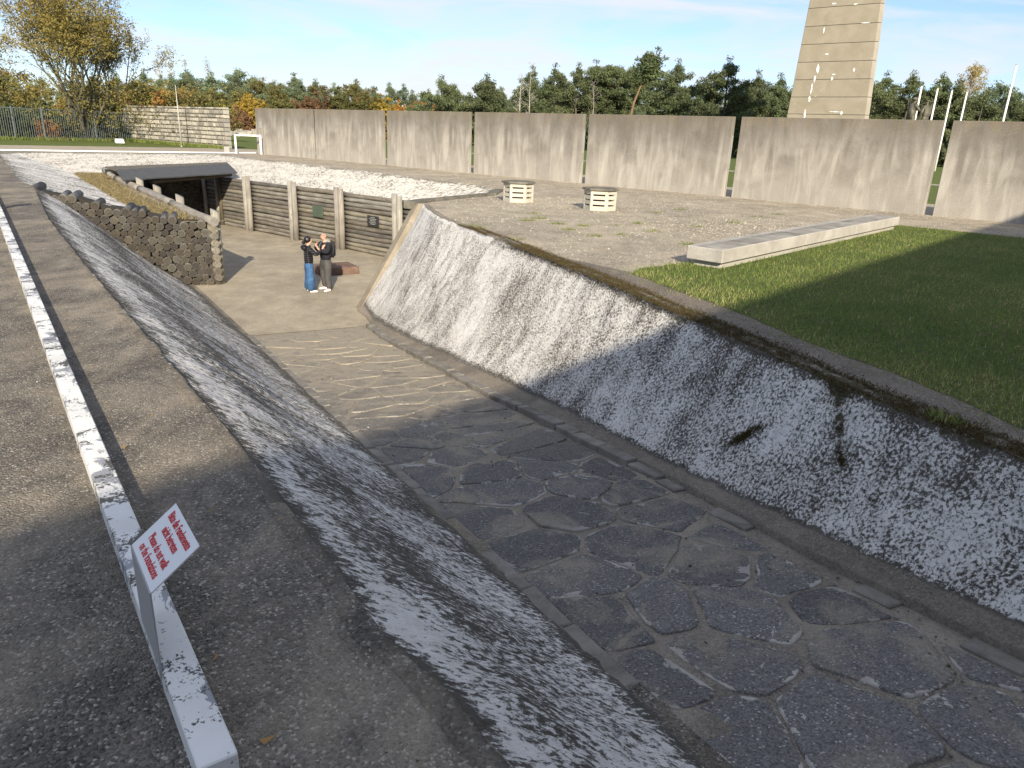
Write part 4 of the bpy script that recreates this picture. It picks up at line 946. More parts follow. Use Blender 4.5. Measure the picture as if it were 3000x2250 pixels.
RT = [(-12.6, 119.3, 9.9, 8.2, 'pine', 'broad dark green pine alone at the left of the right hand pine row'), (-5.8, 119.9, 10.4, 8.6, 'pine', 'wide dark green pine standing second in the right hand pine row'),
      (1.2, 130, 12.6, 6.5, 'pine', 'greyish green pine behind the bare birches'), (5.2, 134.9, 13.6, 8, 'pine', 'pine with rounded top right of the bare birches'), (8.6, 127, 13.2, 7, 'pine', 'tall pine crowded between rounder pines left of centre'), (11.6, 129.5, 14.0, 7, 'pine', 'tall narrow pine left of the two red stemmed pines'),
      (16.3, 134, 13.6, 9, 'umbrella', 'red stemmed pine with flat crown left of the leaning pine'), (13.8, 128, 13.1, 6, 'umbrella', 'slanting red stemmed pine with thin crown'), (22.7, 117.8, 13.5, 8.5, 'pine', 'dense dark pine right of the leaning pine'), (27.4, 106.6, 12.9, 8.8, 'pine', 'largest bushy dark pine left of the obelisk'),
      (36.8, 124.7, 13.0, 8, 'pine', 'dark pine between the bushy pine and the obelisk'), (40, 123.7, 12.6, 7, 'pine', 'pine half hidden behind the obelisk'), (49.8, 112, 11.0, 7, 'pine', 'pine just right of the obelisk'), (54, 118.3, 13.0, 8, 'pine', 'dark pine behind the helmeted statue'), (52.8, 107.8, 12.2, 7, 'pine', 'round pine above the statues'), (56.3, 106.6, 12.0, 6.5, 'pine', 'pine between the second and third flagpole'), (57.9, 105.4, 11.2, 6.5, 'pine', 'pine behind the fourth flagpole'),
      (60.5, 103.6, 9.4, 6, 'pine', 'lower pine below the bare poplar'), (68.6, 110.4, 9.6, 7, 'pine', 'pine at the right edge behind the tallest flagpole'), (74, 112, 11, 7, 'pine', 'rightmost pine cut by the photo edge')]
protos = []
for i, (x, y, h, w_, k, lb) in enumerate(RT):
    mat = M['pine']; bk_ = M['bark_red'] if k == 'umbrella' else M['bark']
    tree('pine_tree', h, w_*1.5, 40+i, k, mat, bk_, lb, (x, y, 0), 'pines behind the memorial wall', base=.08 if k == 'pine' else .3, n=60, size=.235, dens=1.5)
# the leaning pine and the bare stems
tree('pine_tree', 12.7, 3.6, 91, 'umbrella', M['pine'], M['bark_red'], 'leaning red barked pine towering above its neighbours with one small crown', (13.1, 97.5, 0), 'pines behind the memorial wall', base=.76, lean=(.24, 0), trunk_r=.25, n=26)
def bare(x, y, h, w_, seed, lb, mat='bark_pale', r=.11):
    rr = random.Random(seed); e = empty('bare_tree', (x, y, 0), 0, label=lb, cat='tree'); vs, fs = [], []
    ax_ = [Vector((.25*nz(i*.5, seed), .2*nz(i*.5, seed, 3), h*i/8)) for i in range(9)]; tube(vs, fs, ax_, [r*(1-.9*i/8) for i in range(9)], 6)
    for b in range(int(h*3)):
        f = rr.uniform(.3, .98); i = min(7, int(f*8)); p0 = ax_[i].lerp(ax_[i+1], f*8-i); az = rr.random()*6.28; L_ = w_*.5*(1.1-f)*rr.uniform(.6, 1.2)+.3
        p1 = p0+Vector((math.cos(az)*L_, math.sin(az)*L_, L_*rr.uniform(.3, .9))); tube(vs, fs, [p0, p1], [r*.25*(1.2-f), .012], 3, False)
        for q in range(3): pm = p0.lerp(p1, rr.uniform(.3, .9)); tube(vs, fs, [pm, pm+Vector((rr.uniform(-.5, .5), rr.uniform(-.5, .5), rr.uniform(.1, .6)))], [.02, .008], 3, False)
    link('trunk', mesh('trunk', vs, fs, True), M[mat], e); return e
bare(-.6, 121, 11.0, 3, 3, 'leftmost of the two thin bare birches before the grey pine'); bare(.9, 120, 12.2, 4, 5, 'taller bare birch leaning right before the grey pine'); bare(10.0, 112, 9.6, 5, 8, 'pale dead tree with spreading bare twigs before the dark pines', r=.13); bare(30.0, 117, 11.8, 5, 11, 'bare twiggy tree poking out between two pines', 'bark', .08)
# bare-topped poplars
def poplar(x, y, h, w_, seed, lb, leaf='brown', n=14, dens=1.6):
    return tree('poplar', h, w_, seed, 'poplar', M[leaf], M['bark_pale'], lb, (x, y, 0), None, base=.12, n=n, size=.25, dens=dens)
poplar(93.5, 165.4, 20.0, 7.0, 5, 'tall orange brown poplar with bare top at the right', 'autumn')
FPx = [(480, 205), (510, 210), (552, 200), (614, 200)]
for i, (az_, hh_) in enumerate(((-25.0, 14.2), (-24.3, 13.6), (-23.4, 14.6), (-22.0, 14.8))):
    d = 190; poplar(math.sin(R(az_))*d, math.cos(R(az_))*d, hh_+1.2, 2.2, 60+i, ['first', 'second', 'third', 'rightmost'][i]+' of four thin bare poplar tips above the far treeline', 'brown', 5, 1.0)
# far treeline on the left and centre: a few prototypes copied
def protoset():
    ps = []
    for i, (k, leaf, h, w_) in enumerate((('pine', 'pine_far', 12, 9.5), ('pine', 'pine_far', 13, 10.5), ('round', 'pine_far', 11, 9), ('round', 'olive', 10.5, 9), ('round', 'autumn', 9.5, 8), ('round', 'brown', 8.5, 7.5), ('pine', 'pine_far', 11, 8.5))):
        lb = {'pine_far': 'green conifer in the far treeline behind the wall', 'olive': 'olive green broadleaf tree in the far treeline', 'autumn': 'golden brown broadleaf tree in the far treeline', 'brown': 'russet broadleaf tree low in the far treeline'}[leaf]
        if leaf == 'pine_far' and k == 'round': lb = 'rounded green tree in the far treeline behind the wall'
        gname = {'pine_far': 'green conifers of the far treeline' if k == 'pine' else 'rounded green trees of the far treeline', 'olive': 'olive trees of the far treeline', 'autumn': 'golden trees of the far treeline', 'brown': 'russet trees of the far treeline'}[leaf]
        ps.append(tree('conifer' if k == 'pine' else 'broadleaf_tree', h, w_, 70+i, k, M[leaf], M['bark'], lb, (0, 0, 0), gname, base=.05, n=60, size=.25, dens=1.2))
    return ps
PS = protoset(); used = set(); cnt_ = {}
def place(pi, x, y, s, sz=1.0):
    o = PS[pi] if pi not in used else copy_tree(PS[pi]); used.add(pi)
    px_ = 512+727*math.tan(math.atan2(x, y))*1.045; regs = [(0, 'behind the railing fence'), (128, 'above the limestone wall'), (230, 'beside the limestone wall end'), (255, 'above the first wall panel'), (315, 'above the second wall panel'), (387, 'above the third wall panel'), (473, 'above the fourth wall panel'), (584, 'above the fifth wall panel'), (731, 'above the sixth wall panel'), (940, 'above the nearest wall panel')]
    rg = [b for a, b in regs if px_ >= a] or ['beyond the left photo edge']; rg = rg[-1]; base_l = ['slender green conifer', 'broad green conifer', 'rounded green tree', 'olive broadleaf tree', 'golden broadleaf tree', 'russet broadleaf tree', 'small green conifer'][pi]
    rw = ('back', 'middle', 'front')[row]; key = (rg, base_l, rw); cnt_[key] = cnt_.get(key, 0)+1; o['label'] = '%s %s of the %s treeline row %s' % (['first', 'second', 'third', 'fourth', 'fifth', 'sixth', 'seventh', 'eighth', 'ninth'][min(8, cnt_[key]-1)], base_l, rw, rg)
    o.location = (x, y, 0); o.rotation_euler = (0, 0, random.random()*6.28); o.scale = (s*random.uniform(.9, 1.1), s*random.uniform(.9, 1.1), s*sz); return o
prof = [(-42, 9), (-30, 9), (-26, 10.8), (-21, 12), (-17, 11.8), (-12, 11.6), (-8, 10.8), (-5, 10), (0, 13), (10, 14.5), (30, 14.5), (40, 13)]
for row, (D_, kk, st_) in enumerate(((178, (0, 1, 6, 2), 1.35), (166, (0, 2, 3, 6, 1), 1.45), (155, (3, 4, 2, 0, 5), 1.6))):
    az_ = -43+row*.5
    while az_ < (42 if row < 2 else -2):
        hgt = interp(prof, az_)*(1.0, .93, .70)[row]*random.uniform(.86, 1.10)*(D_/178); pi = random.choice(kk)
        if row == 2 and -30 < az_: pi = random.choice((3, 4, 3, 5, 2))
        base_h = (12, 13, 11, 10.5, 9.5, 8.5, 11)[pi]; s_ = hgt/base_h
        d = D_*random.uniform(.97, 1.03); place(pi, math.sin(R(az_))*d, math.cos(R(az_))*d, s_*1.08, 1/1.08); az_ += st_*random.uniform(.75, 1.2)*(1.5 if az_ > 2 else 1)

# bushes
def bush(x, y, w_, h, seed, leaf, lb, group=None, n=30, size=.16, k=None, dep=None):
    rs = np.random.default_rng(seed); e = empty('bush', (x, y, 0), 0, label=lb, cat='bush')
    if group: e['group'] = group
    m = k or int(38*w_*h); q = rs.random((m, 3)); th = q[:, 0]*6.283; rr = np.sqrt(q[:, 1]); zz = q[:, 2]
    C_ = np.stack([np.cos(th)*rr*w_/2*(1-.35*zz**2), np.sin(th)*rr*(dep or w_)/2*(1-.35*zz**2), .1+zz*h*(1-.30*rr)*(.8+.2*rs.random(m))], 1)
    V, F, tn = clumps(C_, size, n, .3, .3, rs)
    link('foliage', npmesh('foliage', V, F, tn), M[leaf], e)
    vs, fs = [], []
    for j in range(7): a = random.random()*6.28; tube(vs, fs, [(0, 0, 0), (math.cos(a)*w_*.3, math.sin(a)*w_*.3, h*.7)], [.04, .01], 4, False)
    link('stem', mesh('stem', vs, fs), M['bark'], e); return e
def ray_at(px, d): # plan point in the photograph's column px at ground distance d (background planting only)
    a = R(-36.2+px*(68.0/2900)); return math.sin(a)*d, math.cos(a)*d
def fpt(t, o): return F0+fd*t+Vector((-fd.y, fd.x))*o*(1 if (-fd.y*F0.x+fd.x*F0.y) > 0 else -1)
BU = [(-1.2, .9, 2.4, 2.0, 'bushgreen', 'yellow green bush at the right end of the railing fence'), (.9, 1.2, 2.2, 1.5, 'bushgreen', 'low dark bush left of the yellow green bush'), (2.6, 1.3, 2.6, 1.9, 'olive', 'olive bush behind the railing near the tree stems'), (5.0, 1.4, 2.6, 1.7, 'olive', 'mixed olive bush behind the middle of the railing'), (7.2, 1.1, 2.2, 1.7, 'orange', 'red orange leaved bush behind the railing fence'), (9.5, 1.5, 3.0, 2.5, 'bushgreen', 'dark green bush behind the fence post'), (12.0, 1.6, 3.0, 2.7, 'bushgreen', 'leftmost dark bush behind the railing fence'), (14.5, 1.8, 3.2, 2.6, 'bushgreen', 'dark bush at the left photo edge'), (1.2, 4.0, 3.4, 2.6, 'bushgreen', 'dark shrub behind the fence beside the limestone wall'), (6, 4.2, 4.0, 2.6, 'bushgreen', 'dark thicket shrub behind the middle of the fence'), (10.5, 5, 4.5, 3.2, 'bushgreen', 'dark thicket shrub at the left of the fence')]
for i, (t, o_, w_, h, lf, lb) in enumerate(BU):
    p = fpt(t, o_); bush(p.x, p.y, w_, h, 300+i, lf, lb)
bush(*ray_at(466, 125), 6, 6.2, 330, 'orange', 'bright orange bush rising behind the limestone wall', size=.3, k=420)
bush(*ray_at(628, 130), 5, 5.4, 331, 'yellow', 'yellow green bush peeping over the limestone wall', size=.3, k=380)
bush(*ray_at(715, 132), 7.5, 7.0, 332, 'yellow', 'big yellow bush beside the left end of the concrete wall', size=.3, k=620)
bush(*ray_at(680, 128), 4.5, 4.5, 333, 'brown', 'russet bush between limestone wall and yellow bush', size=.28, k=260)
for i, (px, h, lf, lb) in enumerate([(800, 6.3, 'olive', 'olive shrub behind the second wall panel'), (905, 6.4, 'brown', 'russet shrub above the second wall panel'), (985, 7.2, 'olive', 'olive brown shrub above the third panel'), (1060, 6.6, 'olive', 'dark olive shrub beside the yellow one'), (1105, 6.2, 'yellow', 'yellow shrub above the joint of the third panel'), (1160, 5.4, 'orange', 'orange shrub left in the bright cluster above the third panel'), (1215, 5.8, 'orange', 'orange gold shrub in the middle of the bright cluster'), (1270, 4.9, 'orange', 'low orange shrub at the right of the bright cluster'), (1525, 4.6, 'orange', 'low orange shrub at the foot of the bare birches'), (1600, 4.3, 'olive', 'low olive shrub above the fourth panel'), (2780, 5.0, 'olive', 'shrub low behind the third flagpole')]):
    bush(*ray_at(px, 126), 6.5, h*1.22, 340+i, lf, lb, size=.3, k=330)
for i, px in enumerate(range(1340, 2900, 105)):
    bush(*ray_at(px, 118+6*(i % 2)), 8, 4.6, 380+i, 'pine', 'dark undergrowth bush at the foot of the pine row, %s from the left' % ['first', 'second', 'third', 'fourth', 'fifth', 'sixth', 'seventh', 'eighth', 'ninth', 'tenth', 'eleventh', 'twelfth', 'thirteenth', 'fourteenth', 'fifteenth', 'sixteenth'][i], 'undergrowth below the pine row', size=.34, k=330)

# big multi-stemmed tree on the left
def bigtree(x, y, h, w_, seed):
    rr = random.Random(seed); e = empty('multi_stemmed_tree', (x, y, 0), 0, label='large multi-stemmed autumn tree with thinning yellow brown leaves behind the fence', cat='tree')
    vs, fs = [], []; tips = []
    def grow(p, d, L_, r, lvl):
        n_ = 3; pts = [p]; q = p
        for i in range(n_):
            d = (d+Vector((rr.uniform(-.13, .13), rr.uniform(-.13, .13), rr.uniform(-.02, .12)))).normalized(); q = q+d*L_/n_; pts.append(q)
        r2 = r*.62; tube(vs, fs, pts, [r, r*.87, r*.75, r2], 5 if lvl < 2 else 3, False)
        if lvl >= 2: tips.extend([(pp, lvl) for pp in pts[1:]])
        if lvl >= 5: return
        for c in range(3 if lvl < 4 else 3):
            a = rr.random()*6.28; sp = rr.uniform(.3, .62); o_ = d.orthogonal().normalized(); o_.rotate(Matrix.Rotation(a, 3, d)); nd = (d*1.0+o_*sp+Vector((0, 0, .06))).normalized()
            grow(pts[rr.choice((2, 3, 3))], nd, L_*rr.uniform(.62, .85), r2*rr.uniform(.65, .9), lvl+1)
    for s_ in range(9):
        a = s_/9*6.28+rr.uniform(-.3, .3); out = rr.uniform(.12, .75); grow(Vector((math.cos(a)*.35, math.sin(a)*.35, 0)), Vector((math.cos(a)*out, math.sin(a)*out, 1)).normalized(), h*rr.uniform(.24, .31), rr.uniform(.10, .17), 0)
    link('trunk', mesh('trunk', vs, fs, True), M['bark'], e)
    P_ = np.array([tuple(p) for p, l in tips]); print('tips', len(P_), P_.max(0), P_.min(0))
    rs = np.random.default_rng(seed)
    keep = rs.random(len(P_)) < np.where(P_[:, 2] > h*.5, .62, .8); P_ = P_[keep]
    low = np.stack([rs.normal(0, w_*.27, 1500), rs.normal(0, w_*.2, 1500), rs.random(1500)**.8*3.6+1.0], 1); P_ = np.vstack([P_, low]); V, F, tn = clumps(P_, .14, 6, .36, -.1, rs)
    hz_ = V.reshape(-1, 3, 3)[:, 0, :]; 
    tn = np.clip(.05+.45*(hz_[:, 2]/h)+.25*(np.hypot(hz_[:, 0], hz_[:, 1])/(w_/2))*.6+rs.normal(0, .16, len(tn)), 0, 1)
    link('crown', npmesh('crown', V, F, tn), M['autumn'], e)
bigtree(-36.2, 63.4, 12.8, 15, 12); COL.objects['multi_stemmed_tree'].scale = (1.2, 1.2, 1.04)
# pine and thicket at the far left edge
tree('pine_tree', 10.2, 5, 501, 'pine', M['pine'], M['bark'], 'dark pine at the left edge of the photo beside the autumn tree', (-45.5, 66, 0), None, base=.1, n=30, size=.24, dens=1.4)
for i, (x, y, h, w_, lf, lb) in enumerate([(-47.5, 72, 5.6, 6, 'autumn', 'golden tree behind the left end of the fence'), (-42, 76, 4.6, 6, 'olive', 'low olive tree behind the autumn tree, left of its stems'), (-37, 78, 4.8, 6, 'olive', 'low olive tree right behind the autumn tree stems'), (-31.5, 77, 4.4, 6, 'olive', 'low olive tree behind the left end of the limestone wall'), (-52, 78, 6, 7, 'olive', 'olive tree at the left photo edge')]):
    tree('broadleaf_tree', h, w_, 520+i, 'round', M[lf], M['bark'], lb, (x, y, 0), None, base=.08, n=28, size=.24, dens=1.3)
# rubble behind the wall gap
rb = empty('rubble_heap', (*ray_at(745, 118), 0), 0, label='heap of pale broken stones beyond the gap beside the concrete wall', cat='rubble')
for i in range(38):
    o = link('stone', random.choice(sm), M['fardirt'], rb, (random.uniform(-9, 6), random.uniform(-1.5, 1.5), .15+max(0, random.gauss(.25, .3)))); o.scale = (random.uniform(.5, 1.6), random.uniform(.4, 1), random.uniform(.3, .7)); o.rotation_euler = (random.uniform(-.4, .4), random.uniform(-.4, .4), random.random()*3)

# ---------------------------------------------------------------- scatter
def inpoly(P_, poly):
    x, y = P_[:, 0], P_[:, 1]; c = np.zeros(len(P_), bool); j = len(poly)-1
    for i in range(len(poly)):
        xi, yi = poly[i]; xj, yj = poly[j]
        if yi != yj: c ^= ((yi > y) != (yj > y)) & (x < (xj-xi)*(y-yi)/(yj-yi)+xi)
        j = i
    return c
def blades(name, P_, hmin, hmax, wd, mat, label, lean=.5, kind='stuff', tone=None, flat_=1.0):
    n = len(P_); a = rng.random(n)*6.283; h = (hmin+(hmax-hmin)*rng.random(n)**1.3)[:, None]; d = np.stack([np.cos(a), np.sin(a), np.zeros(n)], 1)
    b = rng.random(n)*6.283; ld = np.stack([np.cos(b), np.sin(b), np.zeros(n)], 1)*(lean*rng.random(n)[:, None])*h; up_ = np.array([0, 0, 1.0])*h*flat_
    w2 = (wd*(.6+.8*rng.random(n)))[:, None]/2
    V = np.stack([P_-d*w2, P_+d*w2, P_+ld+up_], 1).reshape(-1, 3); F = np.arange(3*n).reshape(-1, 3)
    if tone is None: tone = np.clip(rng.normal(.5, .2, n), 0, 1)
    o = link(name, npmesh(name, V, F, tone), mat); return prop(o, kind=kind)
def vnoise(x, y, f, s): # cheap smooth noise
    return (np.sin(x*f+s)+np.sin(y*f*1.3+s*2)+np.sin((x+y)*f*.7+s*3)+np.sin((x-y)*f*1.7+s*5))/4
n = 420000
P_ = np.stack([rng.random(n)**1.0*15.5+1.6, rng.random(n)*20+1.0, np.zeros(n)], 1); dist = np.hypot(P_[:, 0], P_[:, 1])
P_ = P_[(rng.random(n) < np.clip(9/dist, .35, 1)) & inpoly(P_, lp2) & (P_[:, 0] < P_[:, 1]*.72+3.2)]
P_[:, 2] = .0
ed_ = vnoise(P_[:, 0], P_[:, 1], 1.3, 2)
tn = np.clip(.48+.20*vnoise(P_[:, 0], P_[:, 1], .9, 1)+.16*vnoise(P_[:, 0], P_[:, 1], 4.1, 3)+rng.normal(0, .17, len(P_))+(rng.random(len(P_)) < .09)*.45, 0, 1)
dd = (P_[:, 0]-np.interp(P_[:, 1], [4.9, 6.25, 7.6, 9.06, 10.1, 11.03], [3.95, 3.55, 3.0, 2.55, 2.1, 1.73])); tn = np.clip(tn+.32*np.clip(1-dd/1.3, 0, 1)*(rng.random(len(P_)) < .6), 0, 1)
blades('lawn_grass', P_, .018, .072, .011, M['grassblade'], 'lawn', .9, tone=tn)
# ragged grass beyond the lawn edge and along the bench
m = []
for k in range(9000):
    i = random.randrange(len(lp2)); x, y = lp2[i]
    if not (0 < y < 21 and x < 13): continue
    m.append((x+random.gauss(0, .13), y+random.gauss(0, .13), 0))
blades('lawn_edge_grass', np.array(m), .015, .05, .011, M['grassblade'], '', 1.2, tone=np.clip(rng.normal(.7, .2, len(m)), 0, 1))
# fallen leaves
n = 900; lx = np.concatenate([rng.random(450)*9+1.5, rng.random(450)*14-10]); ly = np.concatenate([rng.random(450)*16+2, rng.random(450)*26+1]); P_ = np.stack([lx, ly, np.full(n, .012)], 1); il = inpoly(P_, lp2); P_[il, 2] = .07; P_ = P_[~inpoly(P_, hole)]
blades('fallen_leaves', P_, .012, .03, .035, M['autumn'], '', 2.0, tone=np.clip(rng.normal(.8, .2, len(P_)), 0, 1), flat_=.3)
# moss and dead stalks along the top of the right slope
s_ = rng.random(52000)*15.5-.5; off_ = rng.normal(.10, .10, len(s_)); t_ = np.interp(s_, [a for a, b in RTOP], [b for a, b in RTOP])+off_
keep = (vnoise(s_, off_*8, 2.3, 1)+.55*(s_ < 12)-.3 > -.12+rng.normal(0, .2, len(s_))) & (off_ > -.06)
s_, t_ = s_[keep], t_[keep]; P_ = np.stack([U[0]*s_+T[0]*t_, U[1]*s_+T[1]*t_, np.full(len(s_), .008)], 1)
blades('moss_strip', P_, .008, .035, .012, M['mossblade'], '', 1.8)
# moss down the crack in the right slope
def on_face(s, f): # point on the right face
    to, tp = interp(RTOE, s), interp(RTOP, s); z0 = zr(s)+.115; return st(s, to+(tp-to)*f+.036*math.sin(f*math.pi), z0*(1-f)-.03*math.sin(f*math.pi)+.005)
m = []
for k in range(3600):
    if k % 2: f = random.uniform(.5, 1.02); s = 3.98+random.gauss(0, .02+.15*max(0, f-.55)/.5)-(1-f)*.86
    else: f = .42+random.gauss(0, .06); s = 4.62-(f-.42)*1.0+random.gauss(0, .035)
    m.append(on_face(s, min(f, 1.0)))
blades('slope_moss', np.array(m), .006, .022, .010, M['mossblade'], '', 1.5, tone=np.clip(rng.normal(.7, .25, len(m)), 0, 1))
# dry grass on the bank
m = []
Pb = [Vector(E1), Vector(E2), Vector(E3), Vector((-18.2, 32.8, -.47))]
for k in range(20000):
    u = random.random(); i = 0 if u < .35 else (1 if u < .85 else 2); p = Pb[i].lerp(Pb[i+1], random.random()); q = RA0.lerp(RA1, min(1, (p.y-21.7)/9.2)); f = abs(random.gauss(0, .28))
    if f > 1: continue
    r_ = p.lerp(q, f); m.append((r_.x+random.gauss(0, .05), r_.y+random.gauss(0, .05), r_.z+.0))
blades('dry_grass', np.array(m), .04, .13, .03, M['drygrass'], '', 1.2)
# grass fringe at the fence, stone wall and field edge
m = []
for k in range(9000):
    p = fpt(random.uniform(-2, 16), random.gauss(0, .25)) if k % 2 else W0.lerp(W1, random.random())+Vector((-.3, -.3))*random.uniform(.6, 1.6)
    m.append((p.x, p.y, 0))
blades('fringe_grass', np.array(m), .08, .35, .05, M['grassblade'], '', .8)
# weed tufts on the gravel
m = []
for (x, y) in [(-.9, 15.9), (-1.05, 16.2), (.2, 17.6), (.5, 18.2), (.9, 17.2), (1.5, 17.0), (2.3, 17.4), (2.9, 18.0), (1.1, 16.2), (3.0, 16.5), (4.3, 17.8), (5.5, 19.1), (.4, 19.3), (3.8, 20.9), (6.7, 21.0), (1.6, 15.3), (2.2, 15.7), (4.8, 22.2), (7.6, 22.0), (3.4, 14.6), (.0, 14.3)]:
    nn_ = random.randint(30, 90)
    for k in range(nn_): m.append((x+random.gauss(0, .10), y+random.gauss(0, .05), 0))
for k in range(220): p = st(3.05+random.gauss(0, .07), 5.38+random.gauss(0, .05)); m.append((p[0], p[1], 0))
blades('weed_tufts', np.array(m), .02, .09, .014, M['grassblade'], '', 1.3, tone=np.clip(rng.normal(.55, .3, len(m)), 0, 1))
# pebbles
def pebbles(name, P_, r, mat, flat_=.6):
    n = len(P_); o = np.array([[1, 0, 0], [-1, 0, 0], [0, 1, 0], [0, -1, 0], [0, 0, 1], [0, 0, -1]], float); f = np.array([[0, 2, 4], [2, 1, 4], [1, 3, 4], [3, 0, 4], [2, 0, 5], [1, 2, 5], [3, 1, 5], [0, 3, 5]])
    a = rng.random(n)*6.28; ca, sa = np.cos(a), np.sin(a); O = np.repeat(o[None], n, 0)*(.6+.7*rng.random((n, 6, 1))); O[:, :, 2] *= flat_
    X = O[:, :, 0]*ca[:, None]-O[:, :, 1]*sa[:, None]*.7; Y = O[:, :, 0]*sa[:, None]+O[:, :, 1]*ca[:, None]*.7; O = np.stack([X, Y, O[:, :, 2]], 2)*r[:, None, None]+P_[:, None, :]
    F = (f[None]+(np.arange(n)*6)[:, None, None]).reshape(-1, 3); me = npmesh(name, O.reshape(-1, 3), F, np.repeat(rng.random(n), 8)); return prop(link(name, me, mat), kind='stuff')
gp = G('pebble', .8, .3); gp.out(gp.ramp(gp.attr('tone'), [(0, (.20, .18, .15)), (.6, (.36, .33, .27)), (1, (.55, .51, .43))])); M['pebble'] = gp.m
gp = G('dark_pebble', .8, .3); gp.out(gp.ramp(gp.attr('tone'), [(0, (.06, .055, .05)), (.7, (.16, .15, .13)), (.95, (.40, .38, .33)), (1, (.6, .58, .52))])); M['pebble_dark'] = gp.m
n = 90000; P_ = np.stack([rng.random(n)*17-3.5, rng.random(n)*26+12, np.full(n, .003)], 1)
dn = np.clip(vnoise(P_[:, 0], P_[:, 1], .8, 4)*1.0+.1, 0, 1)*.5+.12
dn += .9*np.exp(-((P_[:, 0]-5.2)/2.6)**2-((P_[:, 1]-17.5)/2.4)**2)+.8*np.exp(-((P_[:, 0]-.3)/2.2)**2-((P_[:, 1]-22.6)/1.6)**2)
wdist = np.abs((P_[:, 0]-PW0.x)*pwn.x+(P_[:, 1]-PW0.y)*pwn.y); dn += 1.2*np.exp(-((wdist-.18)/.16)**2)
side = ((P_[:, 0]-PW0.x)*pwn.x+(P_[:, 1]-PW0.y)*pwn.y) < -.02
P_ = P_[(rng.random(n) < dn*.8) & side & ~inpoly(P_, hole) & ~inpoly(P_, lp2)]
pebbles('pale_gravel', P_, .009+.022*rng.random(len(P_))**2, M['pebble'])
n = 6000; sx_ = rng.random(n)*16; tx_ = rng.random(n)*9-5.5; P_ = np.stack([U[0]*sx_+T[0]*tx_, U[1]*sx_+T[1]*tx_, np.full(n, .002)], 1); P_ = P_[~inpoly(P_, hole)]
pebbles('loose_grit', P_, .003+.007*rng.random(len(P_))**3, M['pebble_dark'])
n = 2600; sx_ = rng.random(n)*17; tx_ = 2.05+rng.random(n)**.7*2.6; z_ = np.array([zr(s)+.012 for s in sx_]); P_ = np.stack([U[0]*sx_+T[0]*tx_, U[1]*sx_+T[1]*tx_, z_], 1)
pebbles('ramp_grit', P_, .004+.016*rng.random(n)**3.5, M['pebble_dark'])

# ---------------------------------------------------------------- people and statues
def skin(name, pts, edges, rad, mat, parent, sub=2, root=0):
    me = bpy.data.meshes.new(name); me.from_pydata([tuple(p) for p in pts], edges, []); me.update(); o = bpy.data.objects.new(name, me); COL.objects.link(o)
    md = o.modifiers.new('skin', 'SKIN'); 
    sv = me.skin_vertices[0].data
    for i, r in enumerate(rad): sv[i].radius = r if isinstance(r, tuple) else (r, r)
    for i in range(len(pts)): sv[i].use_root = (i == root)
    md.use_smooth_shade = True; m2 = o.modifiers.new('sub', 'SUBSURF'); m2.levels = sub; m2.render_levels = sub
    dg = bpy.context.evaluated_depsgraph_get(); out = bpy.data.meshes.new_from_object(o.evaluated_get(dg)); bpy.data.objects.remove(o); out.shade_smooth(); out.materials.clear()
    return link(name, out, mat, parent)
class Sk:
    def __init__(s): s.p = []; s.e = []; s.r = []; s.n = {}
    def v(s, k, p, r, frm=None): s.n[k] = len(s.p); s.p.append(Vector(p)); s.r.append(r); 
    def a(s, k, p, r, frm): s.v(k, p, r); s.e.append((s.n[frm], s.n[k]))
def add_hand(k, wk, wr, hd, side):
    d = (Vector(hd)-Vector(wr)).normalized(); o_ = d.cross(Vector((0, 0, 1))); o_ = o_.normalized() if o_.length > .1 else Vector((1, 0, 0))
    k.a(wk+'palm', Vector(wr)+d*.06, (.036, .02), wk)
    for i, (sp, L_) in enumerate(((-.03, .075), (-.01, .085), (.01, .08), (.03, .065))):
        k.a(wk+'f%d' % i, Vector(wr)+d*.095+o_*sp, .009, wk+'palm'); k.a(wk+'g%d' % i, Vector(wr)+d*(.095+L_*.5)+o_*sp*1.1, .008, wk+'f%d' % i); k.a(wk+'h%d' % i, Vector(wr)+d*(.09+L_)+o_*sp*1.1+Vector((0, 0, -.012)), .007, wk+'g%d' % i)
    k.a(wk+'t', Vector(wr)+d*.06+o_*-.045*side+Vector((0, 0, .01)), .010, wk+'palm'); k.a(wk+'t2', Vector(wr)+d*.10+o_*-.055*side+Vector((0, 0, .015)), .009, wk+'t')
